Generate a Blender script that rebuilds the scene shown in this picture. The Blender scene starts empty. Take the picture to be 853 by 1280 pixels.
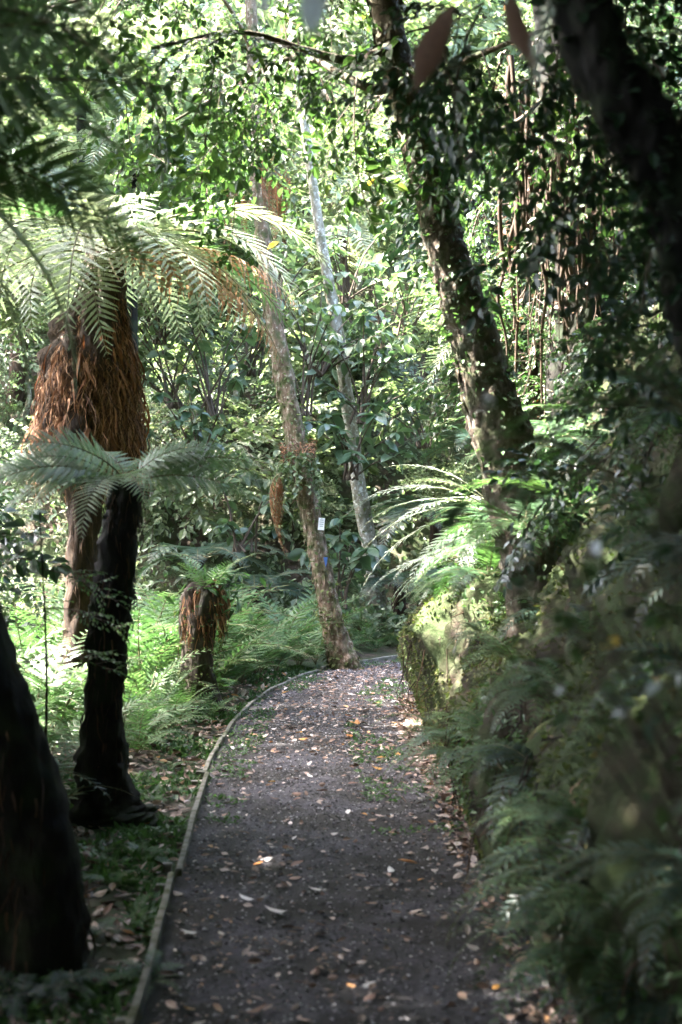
import bpy, math, random
import numpy as np
from mathutils import Vector, Matrix, Euler

random.seed(11)
rng = np.random.default_rng(11)
S = bpy.context.scene
COL = S.collection

# ------------------------------------------------------------------ camera
CAM_H = 1.6
FPX = 1778.0          # focal length in photo pixels (50 mm on a 24 x 36 portrait frame)
HOR = 635.0
cam_d = bpy.data.cameras.new("camera")
cam = bpy.data.objects.new("camera", cam_d)
COL.objects.link(cam)
cam.location = (0, 0, CAM_H)
cam.rotation_euler = (math.radians(90), 0, 0)
cam_d.sensor_fit = 'VERTICAL'
cam_d.sensor_height = 36
cam_d.sensor_width = 24
cam_d.lens = 50
cam_d.shift_y = -5.0 / 1280
cam_d.clip_start = 0.05
cam_d.clip_end = 500
cam_d.dof.use_dof = True
cam_d.dof.focus_distance = 13.2
cam_d.dof.aperture_fstop = 2.8
S.camera = cam

# ------------------------------------------------------------------ sky, sun, exposure
SUN_EL, SUN_AZ = math.radians(58), math.atan2(-0.86, 0.14)   # azimuth from +Y towards +X
w = bpy.data.worlds.new("World")
S.world = w
w.use_nodes = True
nt = w.node_tree
bg = nt.nodes['Background']
sky = nt.nodes.new('ShaderNodeTexSky')
sky.sky_type = 'NISHITA'
sky.sun_disc = False
sky.sun_elevation = SUN_EL
sky.sun_rotation = SUN_AZ
sky.dust_density = 4.0
sky.ozone_density = 0.4
nt.links.new(sky.outputs['Color'], bg.inputs['Color'])
bg.inputs['Strength'].default_value = 0.15
sd = bpy.data.lights.new("sun", 'SUN')
sun = bpy.data.objects.new("sun", sd)
COL.objects.link(sun)
sd.energy = 4.0
sd.angle = math.radians(0.53)
sd.color = (1.0, 0.95, 0.86)
tosun = Vector((math.sin(SUN_AZ) * math.cos(SUN_EL), math.cos(SUN_AZ) * math.cos(SUN_EL), math.sin(SUN_EL)))
sun.rotation_euler = tosun.to_track_quat('Z', 'Y').to_euler()
sun.location = tosun * 40

S.view_settings.view_transform = 'Standard'
S.view_settings.look = 'None'
S.view_settings.gamma = 1
S.view_settings.exposure = 5.0
S.render.engine = 'CYCLES'
cy = S.cycles
cy.max_bounces = 7
cy.diffuse_bounces = 4
cy.glossy_bounces = 2
cy.transmission_bounces = 5
cy.transparent_max_bounces = 4
cy.sample_clamp_indirect = 4
cy.use_denoising = True
cy.caustics_reflective = False
cy.caustics_refractive = False


def P(px, py, Y):
    """a point Y metres in front of the camera, seen at photo pixel (px, py)"""
    return np.array([(px - 426.5) / FPX * Y, Y, CAM_H - (py - HOR) / FPX * Y])


# ------------------------------------------------------------------ numeric helpers
_perm = rng.random(4096)


def vnoise(p):
    p = np.asarray(p, float)
    i = np.floor(p).astype(np.int64)
    f = p - i
    f = f * f * (3 - 2 * f)

    def h(a, b, c):
        return _perm[(a * 7349 + b * 9151 + c * 5701 + (a * b) % 911 + (b * c) % 677) % 4096]
    x, y, z = i[:, 0], i[:, 1], i[:, 2]
    u, v, t = f[:, 0], f[:, 1], f[:, 2]
    r = 0
    for dx in (0, 1):
        for dy in (0, 1):
            for dz in (0, 1):
                wgt = (u if dx else 1 - u) * (v if dy else 1 - v) * (t if dz else 1 - t)
                r = r + wgt * h(x + dx, y + dy, z + dz)
    return r * 2 - 1


def fbm(p, o=3):
    p = np.asarray(p, float)
    r, a = 0, 1.0
    for k in range(o):
        r = r + a * vnoise(p * 2 ** k + 17.3 * k)
        a *= .5
    return r


def unit(v):
    v = np.asarray(v, float)
    return v / np.maximum(np.linalg.norm(v, axis=-1, keepdims=True), 1e-9)


def spline(pts, n):
    """Catmull-Rom through the points, n samples"""
    p = np.asarray(pts, float)
    p = np.vstack([2 * p[0] - p[1], p, 2 * p[-1] - p[-2]])
    m = len(p) - 3
    t = np.linspace(0, m - 1e-6, n)
    i = t.astype(int)
    f = (t - i)[:, None]
    a, b, c, d = p[i], p[i + 1], p[i + 2], p[i + 3]
    return .5 * (2 * b + (c - a) * f + (2 * a - 5 * b + 4 * c - d) * f ** 2 + (3 * b - a - 3 * c + d) * f ** 3)


class MB:
    """collects shapes and links them as one mesh object"""
    def __init__(self):
        self.v, self.q, self.t, self.qm, self.tm, self.n = [], [], [], [], [], 0

    def add(self, V, F, m=0):
        V = np.asarray(V, float).reshape(-1, 3)
        F = np.asarray(F, np.int64)
        if len(F) == 0:
            return
        self.v.append(V)
        if F.shape[1] == 4:
            self.q.append(F + self.n)
            self.qm.append(np.full(len(F), m))
        else:
            self.t.append(F + self.n)
            self.tm.append(np.full(len(F), m))
        self.n += len(V)

    def merge(self, o):
        for V in [np.concatenate(o.v)] if o.v else []:
            self.v.append(V)
            self.q += [f + self.n for f in o.q]
            self.t += [f + self.n for f in o.t]
            self.qm += o.qm
            self.tm += o.tm
            self.n += len(V)

    def mesh(self, name, mats, origin=(0, 0, 0), smooth=True):
        V = np.concatenate(self.v) - np.asarray(origin, float)
        q = np.concatenate(self.q) if self.q else np.zeros((0, 4), int)
        t = np.concatenate(self.t) if self.t else np.zeros((0, 3), int)
        mi = np.concatenate(self.qm + self.tm).astype(np.int32)
        me = bpy.data.meshes.new(name)
        me.vertices.add(len(V))
        me.vertices.foreach_set('co', V.astype(np.float32).ravel())
        loops = np.concatenate([q.ravel(), t.ravel()]).astype(np.int32)
        me.loops.add(len(loops))
        me.loops.foreach_set('vertex_index', loops)
        st = np.concatenate([np.arange(len(q)) * 4, len(q) * 4 + np.arange(len(t)) * 3]).astype(np.int32)
        me.polygons.add(len(st))
        me.polygons.foreach_set('loop_start', st)
        me.polygons.foreach_set('material_index', mi)
        me.polygons.foreach_set('use_smooth', np.full(len(st), smooth))
        for m in (mats if isinstance(mats, (list, tuple)) else [mats]):
            me.materials.append(m)
        me.update(calc_edges=True)
        return me

    def build(self, name, mats, parent=None, origin=None, smooth=True):
        if origin is None:
            origin = tuple(parent.location) if parent is not None and parent.parent is None else (0, 0, 0)
        return link(name, self.mesh(name, mats, origin, smooth), parent)


def link(name, me, parent=None):
    o = bpy.data.objects.new(name, me)
    COL.objects.link(o)
    if parent is not None:
        o.parent = parent
    return o


def tag(o, label=None, cat=None, group=None, kind=None):
    if label:
        o['label'] = label
    if cat:
        o['category'] = cat
    if group:
        o['group'] = group
    if kind:
        o['kind'] = kind
    return o


def thing(name, label, cat, loc, group=None):
    o = bpy.data.objects.new(name, None)
    COL.objects.link(o)
    o.location = tuple(float(c) for c in loc)
    o.empty_display_size = .1
    return tag(o, label, cat, group)


def tube(path, radii, seg=8, rough=0.0, freq=6.0, stretch=.35, n=None, cap=True, ridges=0.0):
    """a tapered, uneven tube"""
    path = np.asarray(path, float)
    radii = np.asarray(radii, float)
    if n:
        k = np.linspace(0, 1, len(path))
        full = spline(np.column_stack([path, radii]), n)
        path, radii = full[:, :3], np.maximum(full[:, 3], 1e-4)
    N = len(path)
    T = unit(np.gradient(path, axis=0))
    u = np.cross(T[0], [0, 0, 1.0])
    if np.linalg.norm(u) < 1e-3:
        u = np.array([1.0, 0, 0])
    u = unit(u)
    U = np.empty((N, 3))
    for i in range(N):
        u = unit(u - T[i] * np.dot(u, T[i]))
        U[i] = u
    W = np.cross(T, U)
    a = np.linspace(0, 2 * math.pi, seg, endpoint=False)
    d = np.cos(a)[None, :, None] * U[:, None] + np.sin(a)[None, :, None] * W[:, None]
    r = np.repeat(radii[:, None], seg, 1)
    if rough:
        q = (path[:, None] + d * radii[:, None, None]).reshape(-1, 3) * np.array([1, 1, stretch])
        r = r * (1 + rough * fbm(q * freq, 4).reshape(N, seg))
        if ridges:
            r = r * (1 + ridges * np.abs(fbm(q * freq * 2.3 + 5, 2)).reshape(N, seg))
    V = (path[:, None] + d * r[:, :, None]).reshape(-1, 3)
    i = np.arange(N - 1)[:, None] * seg
    j = np.arange(seg)[None]
    k = (j + 1) % seg
    F = np.stack([i + j, i + k, i + seg + k, i + seg + j], -1).reshape(-1, 4)
    return V, F


def add_tube(mb, path, radii, m=0, cap=True, **kw):
    V, F = tube(path, radii, **kw)
    seg = kw.get('seg', 8)
    mb.add(V, F, m)
    if cap:
        for s in (V[:seg], V[-seg:]):
            c = np.vstack([s, s.mean(0)])
            mb.add(c, [(j, (j + 1) % seg, seg) for j in range(seg)], m)


def bake(T, pos, dirs, ups, sc, wide=None):
    """copies of a template (V, F) at many places"""
    V, F = T
    n = len(pos)
    dirs = unit(dirs)
    side = unit(np.cross(dirs, ups))
    ups = np.cross(side, dirs)
    sc = np.broadcast_to(np.asarray(sc, float), (n,))[:, None, None]
    wd = 1 if wide is None else np.asarray(wide)[:, None, None]
    out = pos[:, None] + sc * (V[None, :, 0:1] * side[:, None] * wd + V[None, :, 1:2] * dirs[:, None] + V[None, :, 2:3] * ups[:, None])
    FF = F[None] + (np.arange(n) * len(V))[:, None, None]
    return out.reshape(-1, 3), FF.reshape(-1, F.shape[1])


# leaf templates, one unit long, growing along +Y, upper side +Z
def leaf_small(wd=.30):
    V = np.array([[0, 0, 0], [-wd * .85, .32, .07], [-wd * .75, .66, .05], [0, 1, -.10], [wd * .75, .66, .05], [wd * .85, .32, .07]])
    return V, np.array([[0, 3, 2, 1], [0, 5, 4, 3]])


def leaf_large(wd=.25, droop=.22, curl=.06, n=6):
    y = np.linspace(0, 1, n + 1)
    prof = wd * np.sin(np.pi * np.clip(y, 0, 1) ** .85) ** .8
    prof[0], prof[-1] = .012, .004
    z = -droop * y ** 2
    wav = .018 * np.sin(y * 14)
    V = []
    for k in range(n + 1):
        V += [[-prof[k], y[k], z[k] + curl * prof[k] / wd + wav[k]], [0, y[k], z[k]], [prof[k], y[k], z[k] + curl * prof[k] / wd - wav[k]]]
    F = []
    for k in range(n):
        a = 3 * k
        F += [[a, a + 1, a + 4, a + 3], [a + 1, a + 2, a + 5, a + 4]]
    V = np.array(V)
    pet = np.array([[-.008, -.18, .03], [.008, -.18, .03], [.008, .02, 0], [-.008, .02, 0]])
    F.append([len(V), len(V) + 1, len(V) + 2, len(V) + 3])
    return np.vstack([V, pet]), np.array(F)


# ------------------------------------------------------------------ materials
def nmat(name):
    m = bpy.data.materials.new(name)
    m.use_nodes = True
    t = m.node_tree
    return m, t, t.nodes, t.links, t.nodes['Principled BSDF'], t.nodes['Material Output']


def ramp(N, stops):
    r = N.new('ShaderNodeValToRGB')
    e = r.color_ramp.elements
    while len(e) > 1:
        e.remove(e[0])
    e[0].position = stops[0][0]
    e[0].color = (*stops[0][1], 1)
    for p, c in stops[1:]:
        x = e.new(p)
        x.color = (*c, 1)
    return r


def leaf_mat(name, stops, trans=.35, rough=.42, under=None, spec=.5, objvar=.35, tmul=(1.35, 1.65, .85)):
    m, t, N, L, B, O = nmat(name)
    geo = N.new('ShaderNodeNewGeometry')
    oi = N.new('ShaderNodeObjectInfo')
    r = ramp(N, stops)
    mx = N.new('ShaderNodeMath')
    mx.operation = 'MULTIPLY_ADD'
    L.new(oi.outputs['Random'], mx.inputs[0])
    mx.inputs[1].default_value = objvar
    md = N.new('ShaderNodeMath')
    md.operation = 'MULTIPLY'
    L.new(geo.outputs['Random Per Island'], md.inputs[0])
    md.inputs[1].default_value = 1 - objvar
    L.new(md.outputs[0], mx.inputs[2])
    L.new(mx.outputs[0], r.inputs[0])
    nz = N.new('ShaderNodeTexNoise')
    nz.inputs['Scale'].default_value = 26
    nz.inputs['Detail'].default_value = 3
    tc = N.new('ShaderNodeTexCoord')
    L.new(tc.outputs['Object'], nz.inputs['Vector'])
    hs = N.new('ShaderNodeHueSaturation')
    mr = N.new('ShaderNodeMapRange')
    L.new(nz.outputs['Fac'], mr.inputs['Value'])
    mr.inputs['From Min'].default_value = .3
    mr.inputs['From Max'].default_value = .7
    mr.inputs['To Min'].default_value = .75
    mr.inputs['To Max'].default_value = 1.2
    L.new(mr.outputs[0], hs.inputs['Value'])
    L.new(r.outputs[0], hs.inputs['Color'])
    base = hs.outputs[0]
    if under:
        mi = N.new('ShaderNodeMix')
        mi.data_type = 'RGBA'
        L.new(geo.outputs['Backfacing'], mi.inputs['Factor'])
        L.new(base, mi.inputs[6])
        mi.inputs[7].default_value = (*under, 1)
        base = mi.outputs[2]
    L.new(base, B.inputs['Base Color'])
    B.inputs['Roughness'].default_value = rough
    B.inputs['Specular IOR Level'].default_value = spec
    tr = N.new('ShaderNodeBsdfTranslucent')
    mc = N.new('ShaderNodeMix')
    mc.data_type = 'RGBA'
    mc.blend_type = 'MULTIPLY'
    mc.inputs['Factor'].default_value = 1
    mc.clamp_result = False
    L.new(hs.outputs[0], mc.inputs[6])
    mc.inputs[7].default_value = (*tmul, 1)
    L.new(mc.outputs[2], tr.inputs['Color'])
    ms = N.new('ShaderNodeMixShader')
    ms.inputs[0].default_value = trans
    L.new(B.outputs[0], ms.inputs[1])
    L.new(tr.outputs[0], ms.inputs[2])
    L.new(ms.outputs[0], O.inputs['Surface'])
    return m


def bark_mat(name, c1, c2, c3, scale=9.0, bump=.5, stretch=.3, moss=None, mossamt=.45, lichen=None):
    m, t, N, L, B, O = nmat(name)
    tc = N.new('ShaderNodeTexCoord')
    mp = N.new('ShaderNodeMapping')
    mp.inputs['Scale'].default_value = (1, 1, stretch)
    L.new(tc.outputs['Object'], mp.inputs['Vector'])
    nz = N.new('ShaderNodeTexNoise')
    nz.inputs['Scale'].default_value = scale
    nz.inputs['Detail'].default_value = 8
    nz.inputs['Roughness'].default_value = .68
    L.new(mp.outputs[0], nz.inputs['Vector'])
    r = ramp(N, [(.3, c1), (.5, c2), (.72, c3)])
    L.new(nz.outputs['Fac'], r.inputs[0])
    col = r.outputs[0]

    def blend(col, c, sc, lo, hi, vec):
        n2 = N.new('ShaderNodeTexNoise')
        n2.inputs['Scale'].default_value = sc
        n2.inputs['Detail'].default_value = 5
        L.new(vec, n2.inputs['Vector'])
        rr = N.new('ShaderNodeMapRange')
        rr.inputs['From Min'].default_value = lo
        rr.inputs['From Max'].default_value = hi
        L.new(n2.outputs['Fac'], rr.inputs['Value'])
        mi = N.new('ShaderNodeMix')
        mi.data_type = 'RGBA'
        L.new(rr.outputs[0], mi.inputs['Factor'])
        L.new(col, mi.inputs[6])
        mi.inputs[7].default_value = (*c, 1)
        return mi.outputs[2]
    if lichen:
        col = blend(col, lichen, scale * 1.3, .56, .64, tc.outputs['Object'])
    if moss:
        col = blend(col, moss, scale * .5, 1 - mossamt - .12, 1 - mossamt + .1, tc.outputs['Object'])
    L.new(col, B.inputs['Base Color'])
    B.inputs['Roughness'].default_value = .85
    B.inputs['Specular IOR Level'].default_value = .25
    bp = N.new('ShaderNodeBump')
    bp.inputs['Strength'].default_value = bump
    bp.inputs['Distance'].default_value = .03
    L.new(nz.outputs['Fac'], bp.inputs['Height'])
    L.new(bp.outputs[0], B.inputs['Normal'])
    return m


def plain_mat(name, col, rough=.7, island=None):
    m, t, N, L, B, O = nmat(name)
    B.inputs['Roughness'].default_value = rough
    B.inputs['Specular IOR Level'].default_value = .3
    if island:
        g = N.new('ShaderNodeNewGeometry')
        r = ramp(N, island)
        L.new(g.outputs['Random Per Island'], r.inputs[0])
        L.new(r.outputs[0], B.inputs['Base Color'])
    else:
        B.inputs['Base Color'].default_value = (*col, 1)
    return m


M = {}
M['leaf_canopy'] = leaf_mat('leaf_canopy', [(0, (.022, .042, .017)), (.5, (.038, .068, .026)), (.85, (.065, .10, .032)), (.97, (.12, .15, .05)), (1, (.30, .22, .05))], trans=.42, rough=.5, spec=.35)
M['leaf_dark'] = leaf_mat('leaf_dark', [(0, (.012, .030, .018)), (.6, (.025, .05, .027)), (1, (.05, .085, .04))], trans=.25, rough=.38)
M['leaf_glossy'] = leaf_mat('leaf_glossy', [(0, (.026, .052, .030)), (.6, (.05, .085, .048)), (.95, (.09, .135, .07)), (1, (.12, .13, .07))], trans=.25, rough=.34, under=(.11, .14, .10), spec=.45)
M['leaf_sunlit'] = leaf_mat('leaf_sunlit', [(0, (.06, .09, .045)), (.5, (.115, .155, .08)), (.85, (.19, .22, .125)), (1, (.28, .28, .19))], trans=.38, rough=.45, spec=.5, tmul=(1.3, 1.45, .95))  # extra pale greens, the sunlit brightness is put into the colour
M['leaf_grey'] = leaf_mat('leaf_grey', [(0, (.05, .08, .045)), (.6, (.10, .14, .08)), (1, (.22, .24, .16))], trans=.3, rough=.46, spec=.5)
M['leaf_moss'] = leaf_mat('leaf_moss', [(0, (.03, .042, .015)), (.5, (.065, .085, .028)), (.85, (.12, .135, .05)), (1, (.15, .10, .055))], trans=.25, rough=.7, spec=.2)
M['leaf_cover'] = leaf_mat('leaf_cover', [(0, (.028, .062, .025)), (.6, (.06, .115, .04)), (1, (.10, .16, .06))], trans=.3, rough=.5)
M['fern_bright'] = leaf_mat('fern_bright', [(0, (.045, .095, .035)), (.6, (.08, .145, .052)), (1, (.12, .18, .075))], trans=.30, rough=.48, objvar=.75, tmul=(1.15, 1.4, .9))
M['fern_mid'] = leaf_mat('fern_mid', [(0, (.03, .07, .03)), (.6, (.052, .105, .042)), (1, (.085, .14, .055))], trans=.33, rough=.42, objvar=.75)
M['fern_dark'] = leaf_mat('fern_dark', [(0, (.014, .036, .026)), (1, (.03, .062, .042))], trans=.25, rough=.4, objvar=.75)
M['fern_silver'] = leaf_mat('fern_silver', [(0, (.17, .22, .16)), (1, (.32, .36, .29))], trans=.25, rough=.55, under=(.42, .46, .40), objvar=.75)  # upper side is pale too, its sheen is put into the colour
M['fern_pale'] = leaf_mat('fern_pale', [(0, (.16, .20, .13)), (1, (.30, .33, .23))], trans=.38, rough=.42, objvar=.75, tmul=(1.25, 1.35, .95))  # whitish tones put the glare of lit fronds into the colour
M['fern_dead'] = leaf_mat('fern_dead', [(0, (.09, .038, .018)), (.6, (.17, .075, .036)), (1, (.28, .15, .085))], trans=.25, rough=.75, spec=.15, tmul=(1.3, 1, .7))
M['fern_pinkish'] = leaf_mat('fern_pinkish', [(0, (.36, .19, .12)), (1, (.44, .30, .20))], trans=.3, rough=.7, spec=.2, tmul=(1.2, 1, .8))
M['litter'] = leaf_mat('litter', [(0, (.05, .028, .018)), (.35, (.13, .075, .05)), (.62, (.28, .18, .14)), (.9, (.52, .43, .39)), (1, (.40, .18, .04))], trans=.08, rough=.6, objvar=0, tmul=(1, 1, 1))
M['litter_pale'] = leaf_mat('litter_pale', [(0, (.36, .28, .25)), (1, (.58, .53, .51))], trans=.08, rough=.5, objvar=1, tmul=(1, 1, 1))
M['litter_brown'] = leaf_mat('litter_brown', [(0, (.16, .08, .05)), (1, (.34, .19, .13))], trans=.08, rough=.6, objvar=1, tmul=(1, 1, 1))
M['litter_orange'] = leaf_mat('litter_orange', [(0, (.42, .13, .03)), (1, (.50, .26, .05))], trans=.1, rough=.6, objvar=1, tmul=(1, 1, 1))
M['leaf_white'] = leaf_mat('leaf_white', [(0, (.50, .54, .56)), (1, (.62, .66, .68))], trans=.3, rough=.45, tmul=(1, 1, 1))
M['leaf_yellow'] = leaf_mat('leaf_yellow', [(0, (.55, .33, .03)), (1, (.62, .42, .06))], trans=.35, rough=.5, tmul=(1.2, 1.1, .8))
M['root_fibre'] = plain_mat('root_fibre', (0, 0, 0), .8, [(0, (.035, .016, .009)), (.35, (.11, .05, .025)), (.65, (.21, .095, .042)), (1, (.40, .22, .12))])
M['root_dark'] = plain_mat('root_dark', (0, 0, 0), .8, [(0, (.018, .012, .009)), (.6, (.045, .027, .016)), (1, (.09, .052, .028))])
M['twig'] = plain_mat('twig', (.07, .05, .035), .8)
M['stalk'] = plain_mat('stalk', (.10, .09, .04), .6)
M['bark_center'] = bark_mat('bark_center', (.055, .034, .022), (.15, .10, .068), (.31, .235, .18), 26, .8, .22, moss=(.06, .066, .024), mossamt=.46, lichen=(.33, .29, .22))
M['bark_pale'] = bark_mat('bark_pale', (.10, .085, .06), (.20, .18, .14), (.40, .38, .33), 20, .5, .5, moss=(.07, .08, .035), mossamt=.36, lichen=(.46, .46, .42))
M['bark_lean'] = bark_mat('bark_lean', (.03, .022, .017), (.095, .068, .05), (.24, .19, .15), 18, .9, .6, moss=(.035, .042, .014), mossamt=.45, lichen=(.27, .25, .21))
M['bark_dark'] = bark_mat('bark_dark', (.004, .0035, .003), (.009, .0075, .006), (.022, .018, .014), 14, .7, .3, moss=(.02, .03, .012), mossamt=.4)  # bark pushed towards black, deep shade is put into the colour
M['bark_fern'] = bark_mat('bark_fern', (.014, .009, .007), (.035, .021, .013), (.08, .045, .026), 26, .9, .3)
M['stump'] = bark_mat('stump', (.02, .015, .011), (.045, .034, .026), (.10, .08, .064), 14, .9, .3, moss=(.03, .042, .018), mossamt=.36)

# earth, floor and gravel
def earth_mat(name, stops, scale, bump, moss=None):
    m, t, N, L, B, O = nmat(name)
    tc = N.new('ShaderNodeTexCoord')
    nz = N.new('ShaderNodeTexNoise')
    nz.inputs['Scale'].default_value = scale
    nz.inputs['Detail'].default_value = 9
    nz.inputs['Roughness'].default_value = .7
    L.new(tc.outputs['Object'], nz.inputs['Vector'])
    r = ramp(N, stops)
    L.new(nz.outputs['Fac'], r.inputs[0])
    col = r.outputs[0]
    if moss:
        n2 = N.new('ShaderNodeTexNoise')
        n2.inputs['Scale'].default_value = 2.2
        n2.inputs['Detail'].default_value = 6
        n2.inputs['Roughness'].default_value = .65
        L.new(tc.outputs['Object'], n2.inputs['Vector'])
        rr = N.new('ShaderNodeMapRange')
        rr.inputs['From Min'].default_value = .40
        rr.inputs['From Max'].default_value = .56
        L.new(n2.outputs['Fac'], rr.inputs['Value'])
        mi = N.new('ShaderNodeMix')
        mi.data_type = 'RGBA'
        L.new(rr.outputs[0], mi.inputs['Factor'])
        L.new(col, mi.inputs[6])
        mi.inputs[7].default_value = (*moss, 1)
        col = mi.outputs[2]
    L.new(col, B.inputs['Base Color'])
    B.inputs['Roughness'].default_value = .9
    B.inputs['Specular IOR Level'].default_value = .25
    bp = N.new('ShaderNodeBump')
    bp.inputs['Strength'].default_value = bump
    bp.inputs['Distance'].default_value = .04
    L.new(nz.outputs['Fac'], bp.inputs['Height'])
    L.new(bp.outputs[0], B.inputs['Normal'])
    return m


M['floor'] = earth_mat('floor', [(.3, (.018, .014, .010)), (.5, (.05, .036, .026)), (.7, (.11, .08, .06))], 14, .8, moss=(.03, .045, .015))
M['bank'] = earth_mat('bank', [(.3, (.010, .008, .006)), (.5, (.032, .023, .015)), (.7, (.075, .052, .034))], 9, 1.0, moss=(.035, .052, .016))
M['gravel'] = earth_mat('gravel', [(.3, (.034, .032, .034)), (.5, (.085, .078, .090)), (.7, (.19, .175, .20))], 55, .9, moss=(.040, .035, .034))
M['stone'] = plain_mat('stone', (0, 0, 0), .75, [(0, (.035, .032, .032)), (.5, (.08, .075, .08)), (.85, (.19, .18, .19)), (1, (.45, .43, .43))])
M['wood'] = bark_mat('wood', (.09, .08, .07), (.19, .175, .155), (.30, .28, .26), 30, .4, 1.0, moss=(.06, .065, .03), mossamt=.45)

# ------------------------------------------------------------------ ground, path and bank
LEFT = spline([(-.55, -4), (-.57, 0), (-.60, 2.5), (-.62, 4.4), (-.72, 6.4), (-.79, 8.2), (-.79, 9.8), (-.73, 11.15), (-.54, 12.5), (-.28, 13.5), (.02, 14.2), (.78, 15.0), (1.9, 15.6), (3.5, 15.9), (6, 16.0), (11, 16.0)], 400)
RIGHT = spline([(.66, -4), (.67, 0), (.68, 2.5), (.68, 4.4), (.64, 6.4), (.60, 8.0), (.54, 9.2), (.52, 10.5), (.62, 12), (.95, 13.1), (1.7, 13.9), (3, 14.35), (4, 14.5), (6, 14.6), (11, 14.6)], 400)


def side_dist(poly, x, y):
    """signed distance to the path edge, positive to the right of its direction"""
    pts = np.column_stack([x, y])
    d2 = ((pts[:, None] - poly[None]) ** 2).sum(-1)
    k = np.clip(d2.argmin(1), 1, len(poly) - 2)
    tg = poly[k + 1] - poly[k - 1]
    r = pts - poly[k]
    s = np.sign(tg[:, 1] * r[:, 0] - tg[:, 0] * r[:, 1])
    return s * np.sqrt(d2.min(1))


def sm(x, a, b):
    t = np.clip((x - a) / (b - a), 0, 1)
    return t * t * (3 - 2 * t)


def ground(x, y):
    x = np.atleast_1d(np.asarray(x, float))
    y = np.atleast_1d(np.asarray(y, float))
    dl = -side_dist(LEFT, x, y)
    dr = side_dist(RIGHT, x, y)
    q = np.column_stack([x, y, 0 * x])
    rough = fbm(q * 1.3, 4) * .07
    z = np.where(dl > 0, sm(dl, .12, .8) * (.05 + rough) + .02 * sm(dl, .05, .3), 0)
    z = z + np.where(dl > 0, .28 * np.maximum(0, -x - 2.6) * (y < 17), 0)
    hill = 1.0 * np.maximum(0, y - 17.2) + .5 * fbm(q * .25, 3) * sm(y, 18, 26)
    z = np.where((y > 17.2) & (dl > 0), np.maximum(hill, .05), z)
    zr = np.minimum(1.5 * np.maximum(0, dr - .42) * (1 - .5 * sm(y, 9, 10.4)), 9 + .2 * dr)
    z = np.where(dr > 0, zr, z)
    return z


def gz(x, y):
    return float(ground(x, y)[0])


xs = np.concatenate([np.linspace(-45, -5, 60, endpoint=False), np.linspace(-5, 5, 130, endpoint=False), np.linspace(5, 45, 60)])
ys = np.concatenate([np.linspace(-20, 2, 40, endpoint=False), np.linspace(2, 20, 200, endpoint=False), np.linspace(20, 90, 80)])
X, Y = np.meshgrid(xs, ys)
Z = np.concatenate([ground(X[i], Y[i]) for i in range(len(ys))])
nx = len(xs)
i = np.arange(len(ys) - 1)[:, None] * nx
j = np.arange(nx - 1)[None]
F = np.stack([i + j, i + j + 1, i + nx + j + 1, i + nx + j], -1).reshape(-1, 4)
mb = MB()
mb.add(np.column_stack([X.ravel(), Y.ravel(), Z]), F)
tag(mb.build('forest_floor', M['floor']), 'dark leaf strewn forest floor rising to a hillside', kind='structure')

# gravel path: a sheet with a slightly uneven surface
n, k = 700, 26
l = spline(LEFT[::8], n)
r = spline(RIGHT[::8], n)
u = np.linspace(0, 1, k)
V = l[:, None] * (1 - u[None, :, None]) + (r[:, None] + np.array([.12, -.03])) * u[None, :, None]
V = V.reshape(-1, 2)
q = np.column_stack([V, np.zeros(len(V))])
z = .022 + .010 * fbm(q * 3, 3) + .006 * vnoise(q * 14)
i = np.arange(n - 1)[:, None] * k
j = np.arange(k - 1)[None]
F = np.stack([i + j, i + j + 1, i + k + j + 1, i + k + j], -1).reshape(-1, 4)
mb = MB()
mb.add(np.column_stack([V, z]), F)
tag(mb.build('path', M['gravel']), 'dark gravel walking path curving behind the bank', kind='structure')

# the cut earth bank beside the path
prof = spline([(.10, -.06), (.06, .02), (.05, .30), (.09, .55), (.17, .82), (.36, 1.02), (.66, 1.42), (1.05, 2.15), (1.7, 3.1), (2.6, 4.1), (3.3, 4.2)], 70)
nb = 330
R2 = spline(RIGHT[5:345:6], nb)
tg = unit(np.gradient(R2, axis=0))
nrm = np.column_stack([tg[:, 1], -tg[:, 0]])
yy = R2[:, 1]
off = .03 + .10 * np.exp(-((yy - 8.7) / .35) ** 2) - .03 * np.exp(-((yy - 9.5) / .4) ** 2) - .04 * np.exp(-((yy - 7.6) / .5) ** 2) + .05 * np.sin(yy * 1.7) * sm(7 - yy, 0, 2) + .40 * sm(4.0 - yy, 0, 1.3) - .07 * sm(8.2 - yy, 0, 1.5)
hs = 1 + .10 * np.exp(-((yy - 9.6) / .8) ** 2) - .12 * np.exp(-((yy - 8.1) / .5) ** 2) - .25 * sm(yy, 11.5, 13.5)
B3 = np.empty((nb, 70, 3))
d = prof[None, :, 0] + off[:, None]
B3[:, :, :2] = R2[:, None] + nrm[:, None] * d[:, :, None]
B3[:, :, 2] = prof[None, :, 1] * np.where(prof[None, :, 1] < 1.1, hs[:, None], 1) + (hs[:, None] - 1) * np.where(prof[None, :, 1] >= 1.1, .9 * np.exp(-(prof[None, :, 1] - 1.1) * 2), 0)
B3[:, :, 2] -= np.maximum(B3[:, :, 2] - .95, 0) * (.42 * sm(yy, 9.0, 10.2))[:, None]
bv = B3.reshape(-1, 3)
nn = np.column_stack([-np.repeat(nrm, 70, 0), np.full(nb * 70, .5)])
amp = np.clip(np.tile(prof[:, 1], nb) * 3, .15, 1)[:, None]
bv = bv + nn * amp * (.15 * fbm(bv * np.array([2.0, 2.0, 1.2]), 4)[:, None] - .10 * np.abs(fbm(bv * np.array([3.1, 3.1, 1.0]) + 31, 3))[:, None] + .05 * np.abs(fbm(bv * 9, 3))[:, None] + .03)
i = np.arange(nb - 1)[:, None] * 70
j = np.arange(69)[None]
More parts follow.
